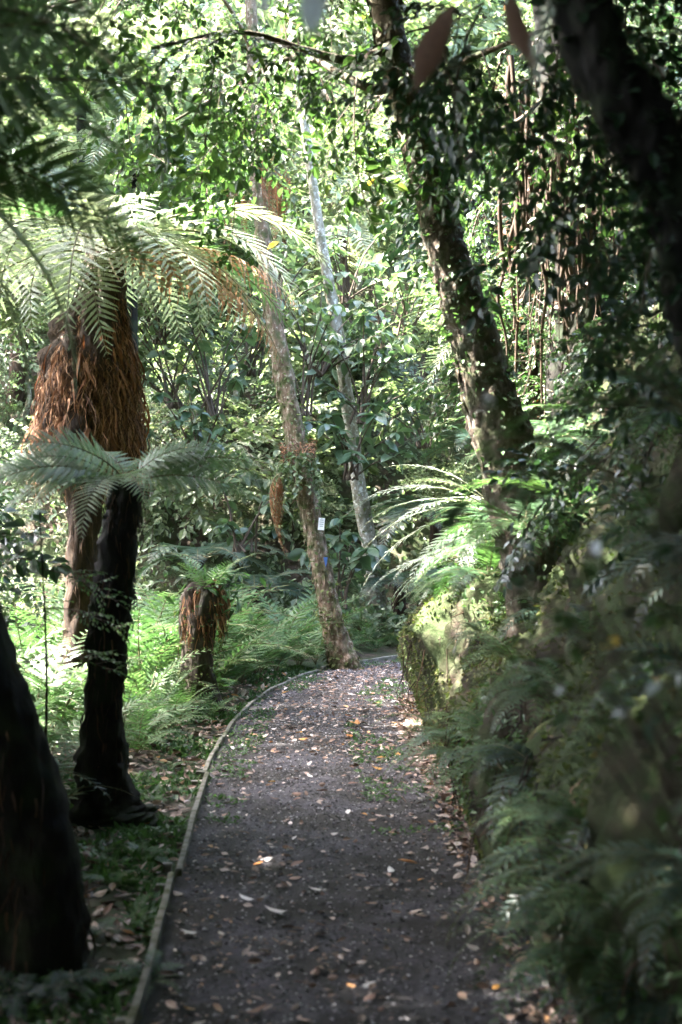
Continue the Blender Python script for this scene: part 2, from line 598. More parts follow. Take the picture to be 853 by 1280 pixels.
BF = np.stack([i + j, i + 70 + j, i + 71 + j, i + 1 + j], -1).reshape(-1, 4)
mb = MB()
mb.add(bv, BF)
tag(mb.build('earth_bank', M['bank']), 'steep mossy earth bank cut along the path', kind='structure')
BANK = bv.reshape(nb, 70, 3)
gi, gj = np.gradient(BANK, axis=0), np.gradient(BANK, axis=1)
BN = unit(np.cross(gj, gi))
if BN[100, 20, 0] > 0:
    BN = -BN


def bank_at(n, y0, y1, j0, j1, rg=rng):
    ok = np.where((R2[:, 1] >= y0) & (R2[:, 1] <= y1))[0]
    a = rg.uniform(ok[0], max(ok[-1] - 1, ok[0] + .5), n)
    b = rg.uniform(j0, j1, n)
    ia, ib = a.astype(int), b.astype(int)
    fa, fb = (a - ia)[:, None], (b - ib)[:, None]
    p = BANK[ia, ib] * (1 - fa) * (1 - fb) + BANK[ia + 1, ib] * fa * (1 - fb) + BANK[ia, ib + 1] * (1 - fa) * fb + BANK[ia + 1, ib + 1] * fa * fb
    return p, BN[ia, ib]


# ------------------------------------------------------------------ fern fronds
def frond(L=1.0, npin=26, W=.22, p0=60, p1=-25, lobes=14, lw=.16, bare=.12, sweep=22, droop=.15, seed=0, hang=0.0, stalk_r=.006, jit=.05, peak=.3):
    """one pinnate frond growing from the origin along +Y; returns an MB (0 = blade, 1 = stalk)"""
    rg = np.random.default_rng(seed)
    mb = MB()
    n = 60
    t = np.linspace(0, 1, n)
    pit = np.radians(p0 + (p1 - p0) * t ** 1.15)
    yaw = np.radians(8 * np.sin(t * 2.2 + rg.uniform(0, 6)))
    ds = L / (n - 1)
    T = np.column_stack([np.sin(yaw) * np.cos(pit), np.cos(yaw) * np.cos(pit), np.sin(pit)])
    C = np.vstack([[0, 0, 0], np.cumsum(T[:-1] * ds, 0)])
    Sd = unit(np.cross(T, np.column_stack([0 * t, -np.sin(pit), np.cos(pit)])))
    Nn = np.cross(Sd, T)
    add_tube(mb, C[::3], np.linspace(stalk_r, stalk_r * .25, len(C[::3])) * L, 1, cap=False, seg=4)
    qs, idx = [], 0
    for a in range(npin):
        u = (a + .5) / npin
        tt = bare + (1 - bare) * (u ** .92)
        x = tt * (n - 1)
        k = min(int(x), n - 2)
        f = x - k
        c = C[k] * (1 - f) + C[k + 1] * f
        ln = W * L * min(1, (u + .10) / peak) ** .7 * max(1 - u, .02) ** .75 * 1.15
        for sgn in (-1, 1):
            sw = math.radians(sweep + 26 * u + rg.normal(0, 4))
            dr = droop + hang + rg.normal(0, jit)
            D = unit(Sd[k] * sgn * math.cos(sw) + T[k] * math.sin(sw) + Nn[k] * .12)
            m = lobes
            s = np.linspace(0, 1, m + 1)
            mid = c + ln * (s[:, None] * D - (dr * s ** 2)[:, None] * Nn[k])
            if hang:
                mid[:, 2] -= hang * ln * s ** 2
            Q = unit(np.cross(Nn[k], D))
            sm_ = (s[:-1] + s[1:]) / 2
            wl = lw * ln * np.minimum(1, (sm_ + .25) * 2) * (1 - sm_) ** .65 * rg.uniform(.85, 1.1, m)
            for q in (-1, 1):
                a0, b0 = mid[:-1], mid[:-1] * .18 + mid[1:] * .82
                out = (Q * q * .86 + D * .5) * wl[:, None] - Nn[k] * wl[:, None] * rg.uniform(.05, .3)
                tip = a0 * .4 + b0 * .6 + out
                e0 = a0 + out * .62 - D * ln / m * .05
                e1 = b0 + out * .62
                Vq = np.stack([a0, e0, tip, e1, b0], 1).reshape(-1, 3)
                base = np.arange(m)[:, None] * 5
                f4 = base + np.array([[0, 1, 3, 4]])
                f3 = base + np.array([[1, 2, 3]])
                if q < 0:
                    f4, f3 = f4[:, ::-1], f3[:, ::-1]
                if sgn < 0:
                    f4, f3 = f4[:, ::-1], f3[:, ::-1]
                mb.v.append(Vq)
                mb.q.append(f4 + mb.n)
                mb.qm.append(np.zeros(m, int))
                mb.t.append(f3 + mb.n)
                mb.tm.append(np.zeros(m, int))
                mb.n += len(Vq)
    return mb


FR = {}
def fronds(key, mat, count=3, **kw):
    FR[key] = [frond(seed=hash(key) % 97 + s if False else sum(map(ord, key)) + s, **kw).mesh('frond', [M[mat], M['stalk']]) for s in range(count)]


fronds('tree', 'fern_bright', p0=48, p1=-38, lobes=14, W=.24, npin=24, lw=.13)
fronds('tree_pale', 'fern_pale', p0=44, p1=-62, lobes=14, W=.24, npin=24, lw=.13)
fronds('tree_mid', 'fern_mid', p0=40, p1=-40, lobes=14, W=.25, npin=28, lw=.14)
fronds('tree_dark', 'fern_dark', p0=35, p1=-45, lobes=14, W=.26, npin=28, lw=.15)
fronds('silver', 'fern_silver', p0=18, p1=-48, lobes=12, W=.20, npin=22, lw=.15)
fronds('ground', 'fern_bright', p0=80, p1=0, lobes=8, W=.19, npin=15, lw=.21, bare=.10, peak=.35)
fronds('ground_mid', 'fern_mid', p0=74, p1=-10, lobes=9, W=.17, npin=16, lw=.19, bare=.10, peak=.35)
fronds('bank', 'fern_mid', p0=45, p1=-55, lobes=6, W=.17, npin=18, lw=.20, bare=.08)
fronds('bank_bright', 'fern_bright', p0=50, p1=-55, lobes=7, W=.16, npin=16, lw=.2, bare=.08)
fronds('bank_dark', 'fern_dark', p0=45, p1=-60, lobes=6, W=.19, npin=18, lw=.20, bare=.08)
fronds('dead', 'fern_dead', p0=0, p1=-85, lobes=7, W=.13, npin=22, lw=.22, hang=.55, jit=.25, count=3)
fronds('dead_pink', 'fern_pinkish', p0=25, p1=-60, lobes=8, W=.20, npin=22, lw=.15, hang=.35, jit=.15, count=2)


def add_frond(root, key, h, az, tilt, size, roll=0.0, name='frond', label=None, at=None):
    o = link(name, random.choice(FR[key]), root)
    o.location = at if at is not None else (0, 0, h)
    o.rotation_euler = (math.radians(tilt), math.radians(roll), math.radians(az))
    o.scale = (size,) * 3
    if label:
        o['label'] = label
    return o


def fern(key, loc, n, size, label, group=None, tilt=(-25, 15), h=0.0, az0=0, az1=360, name='fern', cat='fern', stub=True):
    t = thing(name, label, cat, loc, group)
    for k in range(n):
        az = az0 + (az1 - az0) * (k + random.uniform(-.3, .3)) / max(n - (az1 - az0 < 359), 1)
        add_frond(t, key, h, az, random.uniform(*tilt), size * random.uniform(.72, 1.1), random.uniform(-14, 14))
    return t


# ------------------------------------------------------------------ leafy sprays
def spray(nsub=7, L=.8, leaf=.08, wd=.34, per=7, droop=.35, seed=0, lt=None):
    rg = np.random.default_rng(seed)
    lt = lt or leaf_small(wd)
    mb = MB()

    def stem(p, d, ln, dr, n=7):
        s = np.linspace(0, 1, n)[:, None]
        w_ = rg.normal(0, .05, 3)
        return p + d * ln * s + np.array([0, 0, -dr * ln]) * s ** 2 + w_ * ln * np.sin(s * 3)
    main = stem(np.zeros(3), np.array([0, 1.0, 0]), L, droop)
    add_tube(mb, main, np.linspace(.007, .002, 7), 1, cap=False, seg=3)
    stems = [(main, L)]
    for k in range(nsub):
        t = .15 + .8 * k / nsub
        x = t * 6
        i = int(x)
        p = main[i] + (main[min(i + 1, 6)] - main[i]) * (x - i)
        a = rg.choice([-1, 1]) * rg.uniform(.5, 1.1)
        d = unit(np.array([math.sin(a), math.cos(a), rg.normal(0, .28)]))
        ln = L * (.55 - .3 * t) * rg.uniform(.8, 1.25)
        st = stem(p, d, ln, droop * rg.uniform(.4, 1.2))
        add_tube(mb, st[::2], np.linspace(.004, .0015, 4), 1, cap=False, seg=3)
        stems.append((st, ln))
    pos, dr, up, sc = [], [], [], []
    for st, ln in stems:
        m = per
        for k in range(m):
            t = .2 + .8 * (k + .5) / m
            x = t * 6
            i = min(int(x), 5)
            p = st[i] + (st[i + 1] - st[i]) * (x - i)
            T = unit(st[i + 1] - st[i])
            sd_ = unit(np.cross(T, [0, 0, 1.0])) * (1 if k % 2 else -1)
            pos.append(p)
            dr.append(T * rg.uniform(.3, .9) + sd_ * rg.uniform(.5, 1) + [0, 0, -rg.uniform(.0, .5)])
            up.append(np.array([0, 0, 1.0]) + rg.normal(0, .38, 3))
            sc.append(leaf * rg.uniform(.65, 1.2))
        pos.append(st[-1])
        dr.append(unit(st[-1] - st[-2]) + rg.normal(0, .1, 3))
        up.append(np.array([0, 0, 1.0]) + rg.normal(0, .2, 3))
        sc.append(leaf)
    V, F = bake(lt, np.array(pos), np.array(dr), np.array(up), np.array(sc))
    mb.add(V, F, 0)
    return mb


def bake_mb(mb, mats4):
    """copies of a whole MB under a list of 4x4 matrices"""
    V = np.concatenate(mb.v)
    out = MB()
    Vh = np.column_stack([V, np.ones(len(V))])
    for m4 in mats4:
        VV = (Vh @ np.asarray(m4).T)[:, :3]
        out.v.append(VV)
        out.q += [f + out.n for f in mb.q]
        out.t += [f + out.n for f in mb.t]
        out.qm += mb.qm
        out.tm += mb.tm
        out.n += len(VV)
    return out


def mat4(loc, az, tilt, roll, sc):
    return Matrix.LocRotScale(Vector(loc), Euler((tilt, roll, az)), Vector((sc, sc, sc)))


SPR = [spray(seed=s) for s in range(4)]
SPR_BIG = [spray(nsub=6, L=1.0, leaf=.13, wd=.33, per=6, seed=20 + s) for s in range(3)]
SPR_FINE = [spray(nsub=9, L=.8, leaf=.045, wd=.30, per=11, seed=40 + s, droop=.5) for s in range(3)]
SPR_FAR = [spray(nsub=8, L=1.1, leaf=.085, wd=.36, per=8, seed=60 + s) for s in range(3)]
SPR_FAR2 = [spray(nsub=6, L=1.2, leaf=.17, wd=.30, per=6, seed=80 + s) for s in range(3)]


def crown_mesh(name, mats, sprays, n, R, seed, clump=9, hollow=.45, flat=1.0):
    """an uneven crown: clumps of sprays spread through an ellipsoid, gaps between them"""
    rg = np.random.default_rng(seed)
    cc = unit(rg.normal(size=(clump, 3))) * rg.uniform(hollow, .85, (clump, 1))
    cc[:, 2] *= flat
    out = MB()
    per = n // clump
    for c in cc:
        for k in range(per):
            p = c + unit(rg.normal(size=3)) * rg.uniform(.05, .42) * np.array([1, 1, .7])
            o = p - np.array([0, 0, -.1])
            az = math.atan2(-o[0], o[1]) + rg.normal(0, .6)
            tilt = rg.normal(.15, .35)
            out.merge(bake_mb(sprays[rg.integers(len(sprays))], [mat4(p * R, az, tilt, rg.normal(0, .4), rg.uniform(.75, 1.25))]))
    return out.mesh(name, mats, smooth=False)


# ------------------------------------------------------------------ big trees around the path
def epiphytes(root, path, radii, n, leaf=.05, mat='leaf_cover', name='climbing_leaves', seed=3, length=(0, 1), facing=None):
    """small leaves that creep over a trunk"""
    rg = np.random.default_rng(seed)
    full = spline(np.column_stack([path, radii]), 200)
    t = rg.uniform(*length, n)
    t = np.where(vnoise(np.column_stack([t * 14, 0 * t, 0 * t + seed])) > -.15, t, rg.uniform(*length, n))
    k = (t * 198).astype(int)
    a = rg.uniform(0, 2 * np.pi, n)
    o = np.column_stack([np.cos(a), np.sin(a), 0 * a])
    pos = full[k, :3] + o * (full[k, 3] * rg.uniform(.95, 1.35, n))[:, None]
    d = o * .8 + rg.normal(0, .5, (n, 3)) + [0, 0, -.3]
    up = np.tile([0, 0, 1.0], (n, 1)) + o * .6 + rg.normal(0, .3, (n, 3))
    mb = MB()
    mb.add(*bake(leaf_small(.32), pos, d, up, leaf * rg.uniform(.5, 1.3, n)))
    o = mb.build(name, M[mat], root, smooth=False)
    o['kind'] = 'stuff'
    return o


def hang_sprays(root, sprays_me, spots, sc=(.8, 1.2), name='leaf_spray', tilt=(-60, 5), az=None):
    for p in spots:
        o = link(name, random.choice(sprays_me), root)
        o.location = tuple(np.asarray(p) - np.array(root.location))
        o.rotation_euler = (math.radians(random.uniform(*tilt)), random.uniform(-.4, .4), random.uniform(0, 6.28) if az is None else math.radians(az + random.uniform(-50, 50)))
        o.scale = (random.uniform(*sc),) * 3


SPR_ME = {'canopy': [m.mesh('leaf_spray', [M['leaf_canopy'], M['twig']], smooth=False) for m in SPR],
          'dark': [m.mesh('leaf_spray', [M['leaf_dark'], M['twig']], smooth=False) for m in SPR],
          'fine': [m.mesh('leaf_spray', [M['leaf_canopy'], M['twig']], smooth=False) for m in SPR_FINE],
          'cover': [m.mesh('leaf_spray', [M['leaf_cover'], M['twig']], smooth=False) for m in SPR_FINE],
          'sunlit': [m.mesh('leaf_spray', [M['leaf_sunlit'], M['twig']], smooth=False) for m in SPR]}

CROWN = [crown_mesh('crown', [M['leaf_canopy'], M['twig']], SPR_BIG, 266, np.array([2.9, 3.4, 1.5]), 100 + s, clump=19, hollow=.1) for s in range(2)]


def put_crown(root, at, rot=0, sc=(1, 1, 1), v=0, name='crown'):
    o = link(name, CROWN[v], root)
    o.location = tuple(np.asarray(at) - np.array(root.location))
    o.rotation_euler = (0, 0, rot)
    o.scale = sc
    return o


# leaning tree on the bank, its branches reaching over the path
pl = [P(430, -330, 8.3), P(452, -150, 8.3), P(478, 0, 8.3), P(512, 140, 8.3), P(553, 290, 8.3), P(590, 420, 8.3), P(632, 560, 8.3), P(668, 690, 8.35), P(690, 830, 8.4)]
rl = np.array([28, 31, 35, 39, 46, 57, 70, 84, 105]) * .5 * 8.3 / FPX
lean = thing('leaning_tree', 'thick leaning tree with flaking mossy bark rooted on the earth bank', 'tree', pl[-1])
mb = MB()
add_tube(mb, pl, rl, seg=48, n=220, rough=.16, freq=9, stretch=.8, ridges=.12)
mb.build('trunk', M['bark_lean'], lean)
fl = spline(np.column_stack([pl, rl]), 400)
rg = np.random.default_rng(5)
nf = 900
k = rg.integers(20, 330, nf)
a = rg.uniform(0, 6.283, nf)
o3 = np.column_stack([np.cos(a), np.sin(a), 0 * a])
mb = MB()
plate = (np.array([[-.5, 0, 0], [-.42, .55, .06], [0, .8, .02], [.46, .6, .07], [.5, .05, 0], [0, -.15, .03]]), np.array([[0, 5, 2, 1], [5, 4, 3, 2]]))
mb.add(*bake(plate, fl[k, :3] + o3 * (fl[k, 3] * 1.03)[:, None], np.tile([.25, 0, -1.0], (nf, 1)) + rg.normal(0, .25, (nf, 3)), o3 + rg.normal(0, .25, (nf, 3)), rg.uniform(.025, .075, nf), rg.uniform(.6, 1.3, nf)))
o = mb.build('bark_flakes', M['bark_lean'], lean, smooth=False)
o['kind'] = 'stuff'
epiphytes(lean, pl[3:], rl[3:], 900, .04, 'leaf_cover', length=(.1, 1))
branches = [
    [P(492, 60, 8.3), P(440, 75, 8.1), P(380, 62, 7.9), P(300, 40, 7.7), P(190, 60, 7.4)],
    [P(500, 100, 8.3), P(470, 112, 8.1), P(430, 95, 8.2), P(370, 70, 8.6), P(290, 110, 9.0), P(220, 150, 9.2)],
    [P(470, -30, 8.3), P(400, -60, 8.5), P(300, -40, 8.9), P(180, -20, 9.3), P(60, 10, 9.4)],
    [P(520, 150, 8.3), P(560, 90, 8.1), P(620, 60, 7.8), P(700, 30, 7.3)],
    [P(545, 250, 8.3), P(600, 180, 8.6), P(650, 150, 8.8), P(700, 100, 9.2)],
    [P(452, -150, 8.3), P(380, -220, 7.4), P(300, -260, 6.5), P(250, -300, 5.4)],
    [P(440, -200, 8.3), P(520, -260, 7.6), P(640, -320, 6.6), P(760, -330, 5.6)],
]
spots = []
for b in branches:
    mb = MB()
    bl = spline(b, 30)
    add_tube(mb, bl, np.linspace(.035, .008, 30), seg=8, rough=.15, freq=20)
    mb.build('branch', M['bark_lean'], lean)
for b, n, lo, hi in ((branches[0], 17, 0, 60), (branches[1], 18, -20, 60), (branches[2], 24, -10, 90), (branches[3], 14, -30, 60), (branches[4], 12, -20, 70)):
    bl = spline(b, 60)
    for k in range(n):
        p = bl[random.randint(14, 59)] + np.array([random.gauss(0, .16), random.gauss(0, .35), -random.uniform(lo, hi) * .0046])
        spots.append(p)
hang_sprays(lean, SPR_ME['canopy'], spots, (.5, .95), tilt=(-85, -5))
spots = [P(random.uniform(150, 440), random.uniform(80, 200), random.uniform(8.4, 10)) for _ in range(12)]
hang_sprays(lean, SPR_ME['canopy'], spots, (.35, .7), tilt=(-85, -15))
put_crown(lean, (-.2, 3.0, 6.1), .4, v=0)  # unseen crowns from here on are added to block sun and sky
put_crown(lean, (.6, .8, 5.4), 1.4, v=1)
put_crown(lean, (.3, 6.5, 6.0), 3.4, (.65, .6, .5), v=1)
put_crown(lean, (-.4, 6.2, 8.3), .7, (1, .8, .8), v=0)
put_crown(lean, (-2.0, 5.8, 6.7), 1.0, (.5, .55, .45), v=0)
put_crown(lean, (-.9, 5.0, 6.5), 2.2, (.7, .7, .55), v=1)
put_crown(lean, (-.2, 3.6, 7.4), 1.2, v=1)
put_crown(lean, (1.6, 7.6, 7.0), 5.1, (.7, .6, .6), v=1)

put_crown(lean, (3.0, 6.6, 6.2), 1.9, v=1)

# dark tree above the bank, its trunk crossing the upper corner
pd = [P(640, -250, 3.9), P(700, -70, 3.9), P(745, 60, 3.9), P(800, 160, 3.9), P(850, 260, 3.95), P(905, 420, 4.1), P(950, 560, 4.3)]
rd = np.array([58, 66, 72, 76, 86, 105, 130]) * .5 * 3.9 / FPX
dark = thing('shaded_tree', 'almost black tree trunk slanting across the upper corner above the bank', 'tree', pd[-1])
mb = MB()
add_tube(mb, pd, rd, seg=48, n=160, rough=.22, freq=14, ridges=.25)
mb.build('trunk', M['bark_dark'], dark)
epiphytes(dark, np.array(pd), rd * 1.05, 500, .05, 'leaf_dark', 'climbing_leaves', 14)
put_crown(dark, (1.2, 3.2, 5.2), .9, v=1)
put_crown(dark, (3.2, 5.2, 5.4), 2.2, v=0)
put_crown(dark, (2.6, .6, 5.0), 4.1, v=1)
hang_sprays(dark, SPR_ME['dark'], [P(random.uniform(500, 853), random.uniform(-40, 90), random.uniform(4.4, 6.5)) for _ in range(22)], (.5, .9), tilt=(-70, 0))
hang_sprays(dark, SPR_ME['dark'], [P(random.uniform(740, 880), random.uniform(20, 330), random.uniform(3.7, 6.5)) for _ in range(20)], (.45, .8), tilt=(-70, 0))

# tree hung with roots, standing higher on the bank
pr = [P(690, -200, 10.4), P(694, -20, 10.4), P(704, 130, 10.4), P(712, 260, 10.4), P(722, 400, 10.3), P(735, 520, 10.2)]
rr_ = np.array([50, 52, 56, 60, 66, 80]) * .5 * 10.4 / FPX
rooty = thing('root_hung_tree', 'dark upright tree curtained with thin hanging roots above the bank', 'tree', pr[-1])
mb = MB()
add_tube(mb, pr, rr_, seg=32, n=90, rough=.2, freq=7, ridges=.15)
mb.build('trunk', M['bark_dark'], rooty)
rg = np.random.default_rng(8)
for k in range(74):
    x = rg.uniform(628, 772)
    y0, ln = rg.uniform(60, 240), rg.uniform(120, 300)
    Yd = rg.uniform(9.6, 10.6)
    pts = [P(x + rg.normal(0, 3), y0 + ln * s, Yd) + rg.normal(0, .012, 3) for s in np.linspace(0, 1, 7)]
    mb = MB()
    add_tube(mb, pts, np.linspace(1, .4, 7) * rg.uniform(.006, .026), seg=6, n=26, rough=.3, freq=30)
    mb.build('hanging_root', M['root_dark'], rooty)
epiphytes(rooty, np.array(pr), rr_ * 2.6, 900, .05, 'litter', 'dry_leaves', 4)
hang_sprays(rooty, SPR_ME['cover'], [P(random.uniform(600, 840), random.uniform(60, 480), random.uniform(9.2, 11)) for _ in range(44)], (.6, 1.1), tilt=(-80, 10))

# tree in the middle of the view
pc = [P(306, -260, 14), P(312, -60, 14), P(317, 100, 14), P(321, 200, 14), P(333, 330, 14), P(351, 450, 14), P(378, 590, 14), P(400, 700, 14), P(418, 785, 14), P(433, 838, 14)]
pc[-1][2] = -.05
rc = np.array([12, 13, 14, 15, 18, 22, 23, 24, 27, 40]) * .5 * 14 / FPX
ctree = thing('curving_tree', 'brown and grey flaky barked tree with tags beside the path bend', 'tree', pc[-1])
mb = MB()
add_tube(mb, pc, rc, seg=40, n=300, rough=.14, freq=14, stretch=.25, ridges=.22)
mb.build('trunk', M['bark_center'], ctree)
fc = spline(np.column_stack([pc, rc]), 400)
rg = np.random.default_rng(15)
nf = 1100
k = rg.integers(60, 385, nf)
a = rg.uniform(0, 6.283, nf)
o3 = np.column_stack([np.cos(a), np.sin(a), 0 * a])
mb = MB()
mb.add(*bake(plate, fc[k, :3] + o3 * (fc[k, 3] * 1.04)[:, None], np.tile([.15, 0, -1.0], (nf, 1)) + rg.normal(0, .12, (nf, 3)), o3 + rg.normal(0, .2, (nf, 3)), rg.uniform(.05, .16, nf), rg.uniform(.10, .28, nf)))
o = mb.build('bark_flakes', M['bark_center'], ctree, smooth=False)
o['kind'] = 'stuff'
epiphytes(ctree, np.array(pc[5:]), rc[5:], 750, .045, 'leaf_moss', 'moss_tufts', 6)
for b in ([P(320, 190, 14), P(350, 150, 13.6), P(400, 90, 13.2)], [P(315, 60, 14), P(280, 0, 13.5), P(220, -60, 13)]):
    mb = MB()
    add_tube(mb, b, [.03, .02, .008], seg=7, n=20, rough=.1)
    mb.build('branch', M['bark_center'], ctree)
for q in range(12):
    az = 30 * q + random.uniform(-10, 10)
put_crown(ctree, (-1.2, 14.5, 11.0), 1.1, (.55, .5, .8), 1)

# slender pale tree behind it
ps = [P(352, -80, 17), P(372, 90, 17), P(386, 190, 17), P(402, 300, 17), P(426, 440, 17), P(446, 590, 17), P(463, 690, 17), P(478, 772, 17)]
ps[-1][2] = .0
rs_ = np.array([9, 10, 11, 13, 16, 19, 21, 25]) * .5 * 17 / FPX
slim = thing('slender_tree', 'thin pale lichen spotted tree leaning behind the curving tree', 'tree', ps[-1])
mb = MB()
add_tube(mb, ps, rs_, seg=24, n=160, rough=.10, freq=12)
mb.build('trunk', M['bark_pale'], slim)
epiphytes(slim, np.array(ps[4:]), rs_[4:], 160, .05, 'leaf_moss', 'moss_tufts', 9)
put_crown(slim, (-.6, 17.5, 11.5), 2.1, (.5, .5, .7), 0)

# ------------------------------------------------------------------ tree ferns
def fibres(root, path, radii, n, mat, seed, ln=(.12, .34), wd=(.008, .02), out=1.0, name='root_fibres', rng_t=(0, 1), curl=1.0):
    """shaggy strands that hang down a tree fern's trunk"""
    rg = np.random.default_rng(seed)
    full = spline(np.column_stack([path, radii]), 300)
    mb = MB()
    t = rg.uniform(*rng_t, n)
    k = (t * 298).astype(int)
    a = rg.uniform(0, 2 * np.pi, n)
    o = np.column_stack([np.cos(a), np.sin(a), 0 * a])
    p0 = full[k, :3] + o * (full[k, 3] * rg.uniform(.86, 1.04, n))[:, None]
    L = rg.uniform(*ln, n)[:, None]
    side = np.column_stack([-np.sin(a), np.cos(a), 0 * a])
    side = unit(side + o * rg.normal(0, .7, (n, 1)))
    wv = rg.uniform(*wd, n)[:, None]
    ph = rg.uniform(0, 6.28, (n, 1))
    lean_ = rg.normal(0, .18, (n, 1))
    rows = []
    for s in np.linspace(0, 1, 6):
        c = p0 + np.array([0, 0, -1.0]) * L * s + o * (L * out * (.10 * math.sin(s * 3.1) + .16 * s * s * np.sin(ph))) + side * (L * (lean_ * s * curl + .09 * np.sin(ph + s * 5 * curl) * .5 * curl ** 2))
        ww = wv * (1 - .75 * s ** 2)
        rows += [c - side * ww / 2, c + side * ww / 2]
    V = np.stack(rows, 1).reshape(-1, 3)
    f = np.array([[2 * r, 2 * r + 1, 2 * r + 3, 2 * r + 2] for r in range(5)])
    F = (np.arange(n)[:, None, None] * 12 + f[None]).reshape(-1, 4)
    mb.add(V, F)
    ob = mb.build(name, M[mat], root)
    ob['kind'] = 'stuff'
    return ob


# big tree fern with a shaggy brown trunk
Yb = 10.5
kb = Yb / FPX
pb = [P(130, 318, Yb), P(126, 370, Yb), P(120, 410, Yb), P(115, 450, Yb), P(112, 515, Yb), P(110, 565, Yb), P(109, 592, Yb), P(108, 640, Yb), P(104, 720, Yb), P(98, 820, Yb), P(92, 930, Yb)]
pb[-1][2] = gz(pb[-1][0], Yb) - .05
rb = np.array([22, 27, 38, 54, 62, 63, 40, 22, 19, 20, 38]) * kb
bigf = thing('shaggy_tree_fern', 'big tree fern with a shaggy rust brown fibrous trunk and pale fronds', 'tree fern', pb[-1])
mb = MB()
add_tube(mb, pb, rb * .88, seg=56, n=160, rough=.3, freq=5, stretch=.35, ridges=.35)
mb.build('trunk', M['bark_fern'], bigf)
fibres(bigf, pb, rb, 900, 'root_dark', 25, ln=(.08, .22), wd=(.008, .02), rng_t=(.0, .22), out=1.6, name='neck_fibres')
fibres(bigf, pb, rb, 17000, 'root_fibre', 21, ln=(.04, .13), wd=(.003, .009), rng_t=(.10, .56), out=2.2, curl=1.5)
fibres(bigf, pb, rb * 1.06, 1500, 'root_fibre', 23, ln=(.10, .34), wd=(.003, .010), rng_t=(.3, .56), out=1.2, name='ragged_skirt', curl=1.3)
fibres(bigf, pb, rb * 1.10, 200, 'fern_dead', 24, ln=(.1, .3), wd=(.012, .03), rng_t=(.2, .55), out=1.8, name='dead_matter')
fibres(bigf, pb, rb, 700, 'root_dark', 22, ln=(.06, .16), wd=(.004, .010), rng_t=(.56, 1))
top = pb[0] - np.array(bigf.location)
for q in range(20):
    az = 18 * q + random.uniform(-9, 9)
    add_frond(bigf, random.choice(['tree_pale', 'tree_pale', 'tree']), 0, az, random.uniform(-34, 2), random.uniform(1.5, 2.1), random.uniform(-12, 12), at=tuple(top + np.array([random.gauss(0, .05), random.gauss(0, .05), .02])))
for az, ti, sz, ky in ((-105, -18, 1.75, 'dead_pink'), (-80, -14, 1.6, 'dead_pink'), (-118, -6, 1.5, 'dead_pink'), (-95, -2, 1.7, 'dead_pink'), (-125, -8, 1.2, 'tree_pale'), (150, -45, .9, 'dead')):
    add_frond(bigf, ky, 0, az, ti, sz, random.uniform(-10, 10), at=tuple(top + np.array([0, 0, -.05])), label='withered pinkish brown frond' if 'dead' in ky else None)
for az, ti, sz in ((155, -32, 1.5), (175, -48, 1.3), (198, -30, 1.5), (130, -26, 1.7), (222, -24, 1.7), (100, -20, 1.9), (255, -18, 1.9), (80, -30, 1.7), (275, -34, 1.8)):
    add_frond(bigf, 'tree_pale', 0, az, ti, sz, random.uniform(-12, 12), at=tuple(top))
for q in range(7):   # dry skirt under the crown
    add_frond(bigf, 'dead', 0, random.uniform(0, 360), -60, random.uniform(.5, .8), at=tuple(top + np.array([0, 0, -.1])), name='dead_frond')

# young tree fern in front, dark thin trunk
Yy = 7.2
ky_ = Yy / FPX
py_ = [P(160, 605, Yy), P(150, 660, Yy), P(141, 740, Yy), P(134, 830, Yy), P(130, 920, Yy), P(132, 1000, Yy), P(136, 1046, Yy)]
py_[-1][2] = gz(py_[-1][0], Yy) - .05
ry = np.array([19, 21, 22, 22, 24, 36, 62]) * ky_
young = thing('young_tree_fern', 'young tree fern with a thin dark trunk and arching fronds', 'tree fern', py_[-1])
mb = MB()
add_tube(mb, py_, ry, seg=32, n=120, rough=.2, freq=16, stretch=.4, ridges=.25)
mb.build('trunk', M['bark_dark'], young)
fibres(young, py_, ry, 700, 'root_dark', 31, ln=(.06, .16), wd=(.005, .012), rng_t=(.0, 1))
top = py_[0] - np.array(young.location)
roll_of = lambda az: -42 if 45 < az < 135 else (42 if az < -45 else 0)
for az, ti, sz in ((95, -14, .95), (70, -8, .9), (115, -22, .9), (82, -26, .85), (-75, -4, .75), (-60, -12, .7), (-100, -20, .72), (-85, 10, .6), (-70, 18, .6), (100, 12, .8), (75, 18, .75), (40, 0, .7), (0, -6, .6), (-30, 4, .6), (160, -24, .7), (200, -22, .65), (135, -30, .75)):
    add_frond(young, random.choice(['tree', 'tree', 'tree_pale']), 0, az, ti, sz, roll_of(az) + random.uniform(-14, 14), at=tuple(top))
for q in range(6):
    add_frond(young, 'dead', 0, random.uniform(40, 200), -50, random.uniform(.22, .36), at=tuple(top + np.array([0, 0, -.03])), name='dead_frond')

